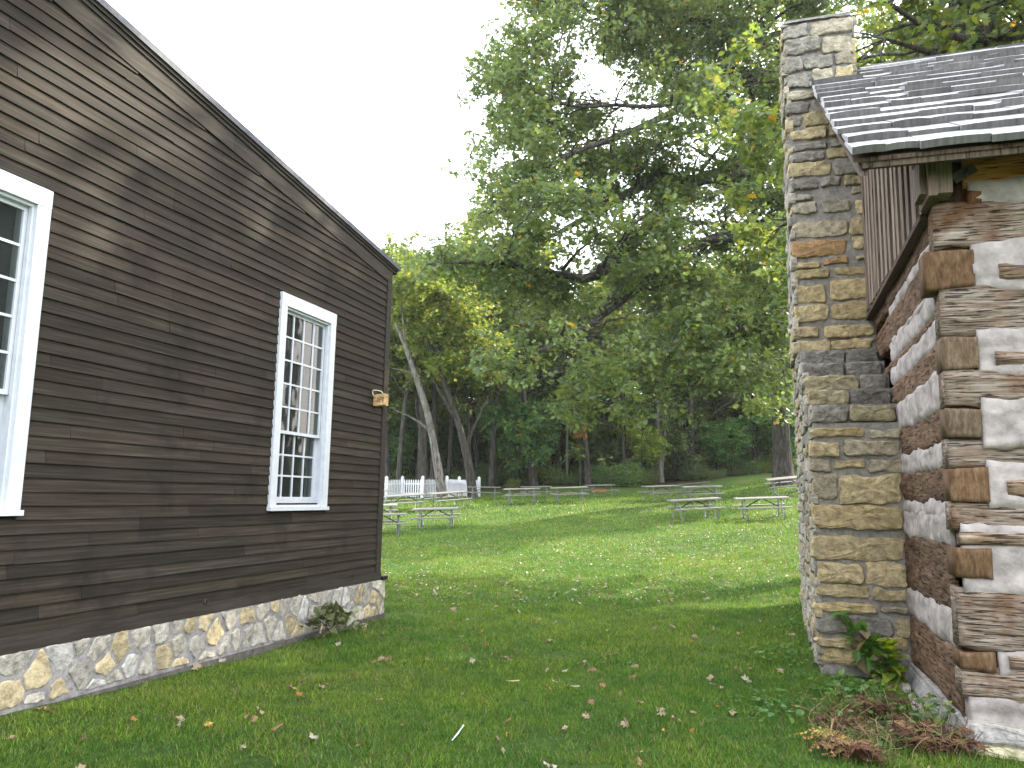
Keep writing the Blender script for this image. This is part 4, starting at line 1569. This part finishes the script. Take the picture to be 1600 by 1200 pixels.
# ------------------------------------------------------------------ picnic tables
def table_proto():
    t = thing('picnic_table', 'x', 'picnic table')
    g = (.2, .21, .2)
    b = MB()
    for i in range(5):
        y = -.375+i*.152
        b.box(-.915, .915, y, y+.14, .715, .755, np.ones(3)*rnd.uniform(.85, 1.1))
    b.build('tabletop', M['table'], t)
    for s in (-1, 1):
        b = MB()
        for i in range(2):
            y = s*.72-.135+i*.138
            b.box(-.915, .915, y, y+.13, .42, .455, np.ones(3)*rnd.uniform(.85, 1.1))
        b.build('seat', M['table'], t)
    for s in (-1, 1):
        b = MB()
        x = s*.62
        b.tube([(x, -.33, .695), (x, .33, .695)], .022, 8, g)
        for q in (-1, 1):
            b.tube([(x, q*.28, .7), (x, q*.3, .55), (x, q*.34, .3), (x, q*.38, .1), (x-s*.03, q*.42, .03), (x-s*.1, q*.47, .02)], .024, 8, g)
            b.tube([(x, q*.3, .405), (x, q*.86, .405)], .02, 8, g)
            b.tube([(x, q*.78, .405), (x, q*.79, .2), (x, q*.77, .07), (x-s*.02, q*.7, .02), (x-s*.06, q*.6, .02)], .02, 8, g)
        b.build('leg_frame', M['galv'], t, True)
        b = MB()
        b.tube([(s*.05, 0, .7), (s*.6, 0, .41)], .022, 6, (.1, .1, .095))
        b.tube([(x, -.3, .405), (x, .3, .405)], .018, 6, g)
        b.build('brace', M['galv'], t, True)
    return t


TAB = table_proto()
GT = 'picnic tables on the sloping lawn'
tables = [  # px, fwd, rotation relative to facing camera (deg), label
    (683, 32, -4, 'grey picnic table in front of the fence, nearest on the left half of the lawn'),
    (1086, 29.5, 12, 'grey picnic table left of the two nearest ones at the right of the lawn'),
    (1191, 28.5, 2, 'grey picnic table nearest the stone chimney, right of the two nearest ones'),
    (598, 29, 6, 'picnic table cut off by the corner of the dark clapboard building, nearest there'),
    (588, 34, 0, 'picnic table almost hidden behind the dark building corner, behind the nearest one there'),
    (580, 41, 20, 'picnic table peeking past the building corner near the end of the picket fence'),
    (635, 38.5, 14, 'picnic table before the middle posts of the white picket fence'),
    (701, 39, 24, 'tilted picnic table in front of the leaning pale tree'),
    (756, 45, -4, 'picnic table at the foot of the crooked tree by the fence end'),
    (816, 40.5, -5, 'picnic table in front of the straight lone trunk, front one of the pair'),
    (838, 47, 0, 'picnic table right behind another one under the straight lone trunk'),
    (890, 40, 3, 'picnic table left of the orange leafed sapling with level top'),
    (938, 49, 28, 'angled picnic table with an orange board inside near the vine clad trunk'),
    (1034, 39.5, 26, 'angled picnic table directly below the twin trunk tree'),
    (1098, 38.5, 4, 'picnic table in the middle of the right lawn, in front of the farthest one'),
    (1086, 49, 2, 'farthest picnic table high on the right lawn near the wood'),
    (1231, 39, 2, 'picnic table below the big oak trunk partly hidden by the chimney'),
]
for i, (px, fw, rot, lab) in enumerate(tables):
    o = TAB if i == 0 else copy_tree(TAB)
    p = at(px, fw)
    x, y = p[:2]
    a = YAW*-1+math.radians(rot)-math.atan((px-800)/FPX)*.6
    ca, sa = math.cos(a), math.sin(a)
    # rest on the slope
    zx = (g1(x+ca*.6, y+sa*.6)-g1(x-ca*.6, y-sa*.6))/1.2
    zy = (g1(x-sa*.6, y+ca*.6)-g1(x+sa*.6, y-ca*.6))/1.2
    o.location = (x, y, p[2]+.0)
    o.rotation_euler = (math.atan(zy), -math.atan(zx), a)
    o['label'] = lab
    o['category'] = 'picnic table'
    o['group'] = GT
    if 'orange' in lab and 'board' in lab:
        b = MB()
        b.box(-.5, .55, .18, .21, .3, .52, (.55, .25, .06))
        c = b.build('orange_board', M['stone'], None)
        c.parent = o


# ------------------------------------------------------------------ white picket fence
def fence():
    w = (.68, .69, .72)
    pts = [(560, 45), (603, 45.5), (628, 47), (660, 46.2), (698, 48.5), (717, 51), (731, 49.3), (748, 51)]
    P = [at(px, fw) for px, fw in pts]
    t = thing('picket_fence', 'white wooden picket fence zigzagging past the tree trunks at left', 'fence', P[0])
    for a in P:
        b = MB()
        z = a[2]
        hw = .075
        b.box(a[0]-hw, a[0]+hw, a[1]-hw, a[1]+hw, z-.1, z+1.22, w)
        b.hexa([(a[0]-hw*1.2, a[1]-hw*1.2, z+1.221), (a[0], a[1], z+1.32), (a[0]-hw*1.2, a[1]+hw*1.2, z+1.221), (a[0], a[1], z+1.3201), (a[0]+hw*1.2, a[1]-hw*1.2, z+1.221), (a[0]+.001, a[1], z+1.32), (a[0]+hw*1.2, a[1]+hw*1.2, z+1.221), (a[0]+.001, a[1]+.001, z+1.32)], w)
        b.build('post', M['white'], t)
    for a, c in zip(P[:-1], P[1:]):
        b = MB()
        L = np.linalg.norm(c-a)
        d = (c-a)/L
        nrm = np.array([-d[1], d[0], 0])
        for hgt in (.3, .85):
            b.bar(a+(0, 0, hgt)+nrm*.03, c+(0, 0, hgt)+nrm*.03, .035, .08, w)
        n = int(L/.16)
        for i in range(1, n):
            p = a+(c-a)*i/n
            q = rnd.uniform(-.01, .01)
            h2 = d*.04
            V = []
            for off in (0., .02):
                o_ = -nrm*off
                V += [p-h2+o_+(0, 0, .08), p+h2+o_+(0, 0, .08), p+h2+o_+(0, 0, 1.02+q), p+o_+(0, 0, 1.1+q), p-h2+o_+(0, 0, 1.02+q)]
            b.add(V, [(0, 1, 2, 3, 4), (9, 8, 7, 6, 5), (0, 5, 6, 1), (1, 6, 7, 2), (2, 7, 8, 3), (3, 8, 9, 4), (4, 9, 5, 0)], w)
        b.build('picket_panel', M['white'], t)
    p = at(596, 42)
    s = thing('marker_post', 'thin tall white post beside the left end of the picket fence', 'post', p)
    b = MB()
    b.tube([p+(0, 0, -.1), p+(0, 0, 1.5), p+(.01, 0, 1.56)], [.035, .035, .02], 8, w)
    b.build('pole', M['white'], s, True)


fence()


# ------------------------------------------------------------------ leaf litter
def lobed_outline():
    return [(0, -.12), (.03, 0), (.2, .1), (.13, .24), (.42, .36), (.18, .48), (.4, .72), (.14, .76), (0, 1.), (-.14, .76), (-.38, .7), (-.18, .48), (-.42, .38), (-.13, .24), (-.2, .1), (-.03, 0)]


def litter():
    r = np.random.default_rng(17)
    TAN = [(.34, .26, .17), (.4, .35, .27), (.3, .2, .1), (.36, .16, .05), (.5, .34, .08), (.24, .15, .09)]
    names = ['dry tan oak leaf lying on the lawn', 'pale grey tan dead leaf lying on the lawn', 'brown dead leaf lying on the lawn', 'orange brown fallen leaf lying on the lawn', 'yellow fallen leaf lying on the lawn', 'dark brown curled leaf lying on the lawn']
    protos = []
    for k in range(6):
        V = []
        cu = r.uniform(.1, .45)
        for u, v in lobed_outline():
            V.append((u, v-.4, cu*(u*u*2+(v-.45)**2*.8)+.12*math.sin(u*9+v*5+k)))
        V = np.array(V)*.085
        n = len(V)
        V = np.vstack([V, [[0, 0, .004]]])
        F = [(i, (i+1) % n, n) for i in range(n)]
        me = obj('fallen_leaf', V, F, M['dry'], None, np.tile(TAN[k], (n+1, 1)))
        protos.append(me)
    cnt = 0
    used = set()
    tries = 0
    while cnt < 290 and tries < 4000:
        tries += 1
        f = 3.0+12*r.random()**1.25
        lat = r.uniform(-.75, .7)*f
        x, y = HF[0]*f+HR[0]*lat, HF[1]*f+HR[1]*lat
        if blocked(np.array([x]), np.array([y]))[0]:
            continue
        if r.random() > .35+.5*max(0, math.sin((lat/f+.75)*1.6)):
            continue
        k = int(r.choice(6, p=[.32, .27, .13, .08, .07, .13]))
        pr = protos[k]
        o = pr if k not in used else pr.copy()
        if k in used:
            C.objects.link(o)
        used.add(k)
        s = r.uniform(.6, 1.3)*(.62 if k == 4 else 1)
        o.location = (x, y, g1(x, y)+.03)
        o.rotation_euler = (r.normal(0, .5), r.normal(0, .5), r.random()*6.28)
        o.scale = (s, s, s)
        tag(o, names[k], 'leaf', 'fallen leaves scattered on the near lawn')
        cnt += 1
    n = 9500
    f = np.sqrt(r.random(n)*(40**2-11**2)+11**2)
    f = np.where(r.random(n) < .5, 12.5+13*r.random(n)**.8, f)
    lat = r.uniform(-.36, .6, n)*f
    x, y = HF[0]*f+HR[0]*lat, HF[1]*f+HR[1]*lat
    w = .55+.45*np.sin(x*.35+2+.9*np.sin(y*.3))*np.cos(y*.28)
    ok = ~blocked(x, y) & (r.random(n) < np.clip(w, .2, 1))
    x, y = x[ok], y[ok]
    n = len(x)
    P = np.c_[x, y, gz(x, y)+.035]
    a = r.random(n)*6.28
    d = np.c_[np.cos(a), np.sin(a), r.normal(0, .3, n)]
    e = np.c_[-np.sin(a), np.cos(a), r.normal(0, .3, n)]
    s = (.024+.034*r.random(n))[:, None]
    V = np.stack([P-d*s*.9, P-e*s*.35+[0, 0, .008], P+d*s*.9, P+e*s*.5+[0, 0, .012]], 1)
    pal = np.array([(.36, .31, .22), (.3, .24, .15), (.42, .38, .3), (.22, .15, .08)])
    K = np.repeat(pal[r.integers(0, 4, n)]*(.7+.5*r.random((n, 1))), 4, 0)
    o = obj('leaf_litter', V.reshape(-1, 3), np.arange(n*4).reshape(-1, 4), M['dry'], None, K)
    tag(o, 'pale dead leaves strewn thickly over the middle of the lawn', 'leaves', kind='stuff')


litter()


def ground_pt(px, py):
    d = ray(px, py)
    t = 2.
    while t < 200:
        p = EYE+d*t
        if p[2] < g1(p[0], p[1]):
            break
        t += .03
    return p


def twig(label, a, b, r, col, mat='stone', cat='stick', nm='stick'):
    A, B = ground_pt(*a), ground_pt(*b)
    t = thing(nm, label, cat, A)
    m_ = (A+B)/2+(0, 0, .02)
    mb = MB()
    mb.tube([A+(0, 0, .03), m_+(0, 0, .02), B+(0, 0, .06)], [r*.7, r, r*.9], 7, col)
    mb.build('stem', M[mat], t, True)


twig('thin white stick poking out of the grass in the foreground', (706, 1164), (724, 1147), .006, (.85, .87, .92))
twig('short pale twig lying flat on the grass, left of two', (791, 1069), (811, 1074), .006, (.55, .45, .25))
twig('short pale twig lying flat on the grass, right of two', (891, 1077), (905, 1083), .006, (.6, .52, .36))


# ------------------------------------------------------------------ small plants
def fern(mb, base, az, L, arch, col, r, n=22, wmax=.3):
    a = np.array(base)
    d = np.array([math.cos(az), math.sin(az), 0])
    side = np.array([-d[1], d[0], 0])
    pts = []
    for i in range(n+1):
        t = i/n
        pts.append(a+d*L*t*(.55+.45*t)+np.array([0, 0, arch*math.sin(t*2.4)*L-.1*t*t*L]))
    mb.tube(pts, np.linspace(.004, .0015, n+1), 5, np.array(col)*.9)
    for i in range(3, n):
        t = i/n
        w = wmax*L*math.sin(min(1, t*1.15)*math.pi*.9+.15)*.6+.012
        for s in (-1, 1):
            p = pts[i]
            q = p+side*s*w+d*w*.35+np.array([0, 0, -.25*w+r.normal(0, .01)])
            m_ = (p+q)/2+d*.012
            m2 = (p+q)/2-d*.012
            mb.add([p, m_, q, m2], [(0, 1, 2, 3)], np.array(col)*r.uniform(.7, 1.3))


def plant_thing(name, label, cat, px, py, mat='leaf'):
    p = ground_pt(px, py)
    return thing(name, label, cat, p), p


def fern_clump(label, px, py, nf, L, cols, seed, arch=.45, name='fern'):
    r = np.random.default_rng(seed)
    t, p = plant_thing(name, label, 'fern', px, py)
    mb = MB()
    for i in range(nf):
        fern(mb, p+np.append(r.normal(0, .03, 2), 0), r.random()*6.28, L*r.uniform(.6, 1.15), arch*r.uniform(.6, 1.2), cols[int(r.integers(0, len(cols)))], r)
    if cols[0][0] > cols[0][1]:
        for i in range(70):      # tangle of dry stalks
            a = p+np.append(r.normal(0, L*.45, 2), .01)
            b = a+np.append(r.normal(0, L*.35, 2), r.uniform(.02, .22))
            P = curve(a, b, np.array([0, 0, 1.]), 5, r, .06)
            mb.tube(P, .0022, 4, np.array([(.35, .26, .14), (.2, .12, .07), (.12, .07, .05), (.16, .22, .06)][int(r.integers(0, 4))])*r.uniform(.7, 1.2), False)
    mb.build('fronds', M['dry'] if cols[0][0] > cols[0][1] else M['leaf'], t)
    return t


RUST = [(.17, .08, .045), (.12, .06, .038), (.3, .19, .09), (.1, .055, .04), (.22, .13, .07)]
fern_clump('rust brown withered fern heap under the cabin corner at the bottom edge', 1430, 1168, 30, .27, RUST, 1, .6)
fern_clump('rust brown withered fern sprawling left of the others at the bottom edge', 1330, 1185, 24, .26, RUST, 2, .5)
fern_clump('dark brown dead fern between the yellow green fern and the cabin', 1375, 1122, 20, .25, RUST, 3, .6)
fern_clump('brown dead fern low under the yellow green tuft', 1310, 1135, 16, .28, RUST, 4, .35)
fern_clump('yellow ribbed fern frond arching over the dead ferns', 1345, 1170, 3, .4, [(.45, .33, .09), (.38, .24, .07)], 5, .35)
fern_clump('small yellow green fern tuft in the grass by the chimney foot', 1308, 1118, 12, .26, [(.16, .24, .03), (.12, .2, .03)], 6, .5)
fern_clump('rust brown dead fern against the cabin footing at far right', 1480, 1175, 20, .25, RUST, 8, .6)


def broad_leaf(mb, p, d, s, col, r):
    d = np.array(d)/np.linalg.norm(d)
    up = np.array([0, 0, 1.])+r.normal(0, .3, 3)
    b = np.cross(d, up)
    b /= np.linalg.norm(b)
    c = np.cross(b, d)
    pr = [(0, 0, 0), (.3, .05, .06), (.42, .35, .1), (.25, .72, .04), (0, 1.05, -.1), (-.25, .72, .04), (-.42, .35, .1), (-.3, .05, .06)]
    V = [np.array(p)+(b*u+d*v+c*w)*s for u, v, w in pr]+[np.array(p)+d*s*.4]
    n = 8
    mb.add(V, [(i, (i+1) % n, 8) for i in range(n)], np.array(col)*r.uniform(.75, 1.25))


def creeper():
    r = np.random.default_rng(31)
    base = np.array([1.02, 8.45, g1(1.0, 8.5)])
    t = thing('climbing_plant', 'leafy green vine climbing up the foot of the stone chimney', 'vine', base)
    stems, lv = MB(), MB()
    for k, (px, py, Y) in enumerate([(1316, 965, 8.7), (1340, 985, 8.68), (1345, 1000, 8.62), (1390, 1000, 8.6), (1370, 1020, 8.5), (1330, 1010, 8.65)]):
        tip = on_y(px, py, Y)
        P = curve(base+np.append(r.normal(0, .05, 2), 0), tip, np.array([0.1, 0, 1.]), 12, r, .03)
        stems.tube(P, np.linspace(.007, .003, 12), 5, (1, 1.2, .7))
        for i in range(2, 12):
            for q in range(3):
                d = r.normal(0, 1, 3)+np.array([-.2, -.8, -.1])
                yel = k == 3
                col = (.3, .38, .04) if yel else ((.12, .26, .05) if r.random() < .75 else (.3, .24, .15))
                broad_leaf(lv, P[i]+r.normal(0, .03, 3), d, r.uniform(.09, .16), col, r)
    stems.build('stems', M['bark'], t, True)
    lv.build('foliage', M['leaf'], t)


creeper()


def weed_patch(label, px, py, n, s, rad, seed, cols=((.08, .19, .04), (.13, .25, .05)), h=.12, name='weed'):
    r = np.random.default_rng(seed)
    t, p = plant_thing(name, label, 'weed', px, py)
    lv = MB()
    for i in range(n):
        a = r.random()*6.28
        q = p+np.array([math.cos(a), math.sin(a), 0])*rad*r.random()**.6
        q[2] = g1(q[0], q[1])+r.random()*h
        d = r.normal(0, 1, 3)
        d[2] = abs(d[2])*.5
        broad_leaf(lv, q, d, s*r.uniform(.6, 1.3), cols[int(r.integers(0, len(cols)))], r)
        if i % 3 == 0:
            lv.tube([(q[0], q[1], q[2]-h), tuple(q)], .002, 4, cols[0], False)
    lv.build('foliage', M['leaf'], t)


weed_patch('broad green weeds in the grass beside the chimney base', 1235, 1030, 150, .045, .45, 41)
weed_patch('green weeds in front of the chimney foot', 1330, 1085, 150, .055, .35, 42)
weed_patch('low green weeds left of the dead ferns', 1225, 1120, 170, .045, .45, 43)
weed_patch('yellow green weeds growing between the dead ferns and the cabin footing', 1450, 1130, 80, .06, .3, 44, ((.15, .22, .03), (.08, .16, .04)), .2)
weed_patch('pale green weed leaves over the dead ferns at the bottom right', 1470, 1160, 30, .08, .16, 45, ((.2, .26, .08), (.1, .18, .08)), .3)
weed_patch('grassy weeds at the far side of the chimney base', 1255, 985, 110, .04, .4, 46)


def cut_branch():
    r = np.random.default_rng(51)
    p = ground_pt(505, 985)
    p[0] = max(p[0], XW+.12)
    t = thing('cut_branch', 'withered leafy branch lying against the pale stone footing', 'branch', p)
    st, lv = MB(), MB()
    B = lambda px, py, dx=.0: on_x(px, py, XW+.25+dx)
    main = [B(500, 990, .2), B(503, 978, .1), B(502, 973), B(512, 976), B(528, 984, .1)]
    st.tube(main, [.014, .013, .012, .01, .006], 7, (1.3, 1.2, 1))
    for q in ((497, 968), (515, 952), (527, 958), (537, 962), (553, 973), (566, 982)):
        e = B(*q)
        P = curve(B(503, 977), e, np.array([.1, .4, .5]), 6, r, .04)
        st.tube(P, np.linspace(.008, .003, 6), 5, (1.2, 1.1, .9))
        for i in range(3, 6):
            for j in range(9):
                pale = q[0] > 545
                col = (.32, .33, .22) if pale else ((.09, .11, .04) if r.random() < .7 else (.2, .2, .1))
                broad_leaf(lv, P[i]+r.normal(0, .05, 3), r.normal(0, 1, 3), r.uniform(.06, .12), col, r)
    st.build('stems', M['bark_pale'], t, True)
    lv.build('foliage', M['dry'], t)


cut_branch()


def haze():
    mt = bpy.data.materials.new('haze air')
    mt.use_nodes = True
    t = mt.node_tree
    t.nodes.clear()
    out = t.nodes.new('ShaderNodeOutputMaterial')
    v = t.nodes.new('ShaderNodeVolumePrincipled')
    v.inputs['Color'].default_value = (.95, .97, 1, 1)
    v.inputs['Density'].default_value = .00028
    v.inputs['Anisotropy'].default_value = .3
    t.links.new(v.outputs[0], out.inputs['Volume'])
    b = MB()
    b.box(-205, 205, -205, 205, HZ0, 42)
    o = b.build('haze', mt)
    tag(o, kind='stuff')
    o['label'] = 'thin pale haze hanging in the air over the yard and wood'
    o['category'] = 'haze'


gmin = min(v.co.z for v in bpy.data.objects['ground'].data.vertices)
HZ0 = gmin-1
haze()


weed_patch('tangle of green weeds and stems among the rusty ferns at the bottom edge', 1390, 1150, 120, .04, .5, 47, ((.1, .2, .05), (.2, .16, .08), (.12, .22, .05)), .16)
weed_patch('low weeds scattered between the vine and the yellow green fern', 1350, 1105, 90, .045, .3, 48)
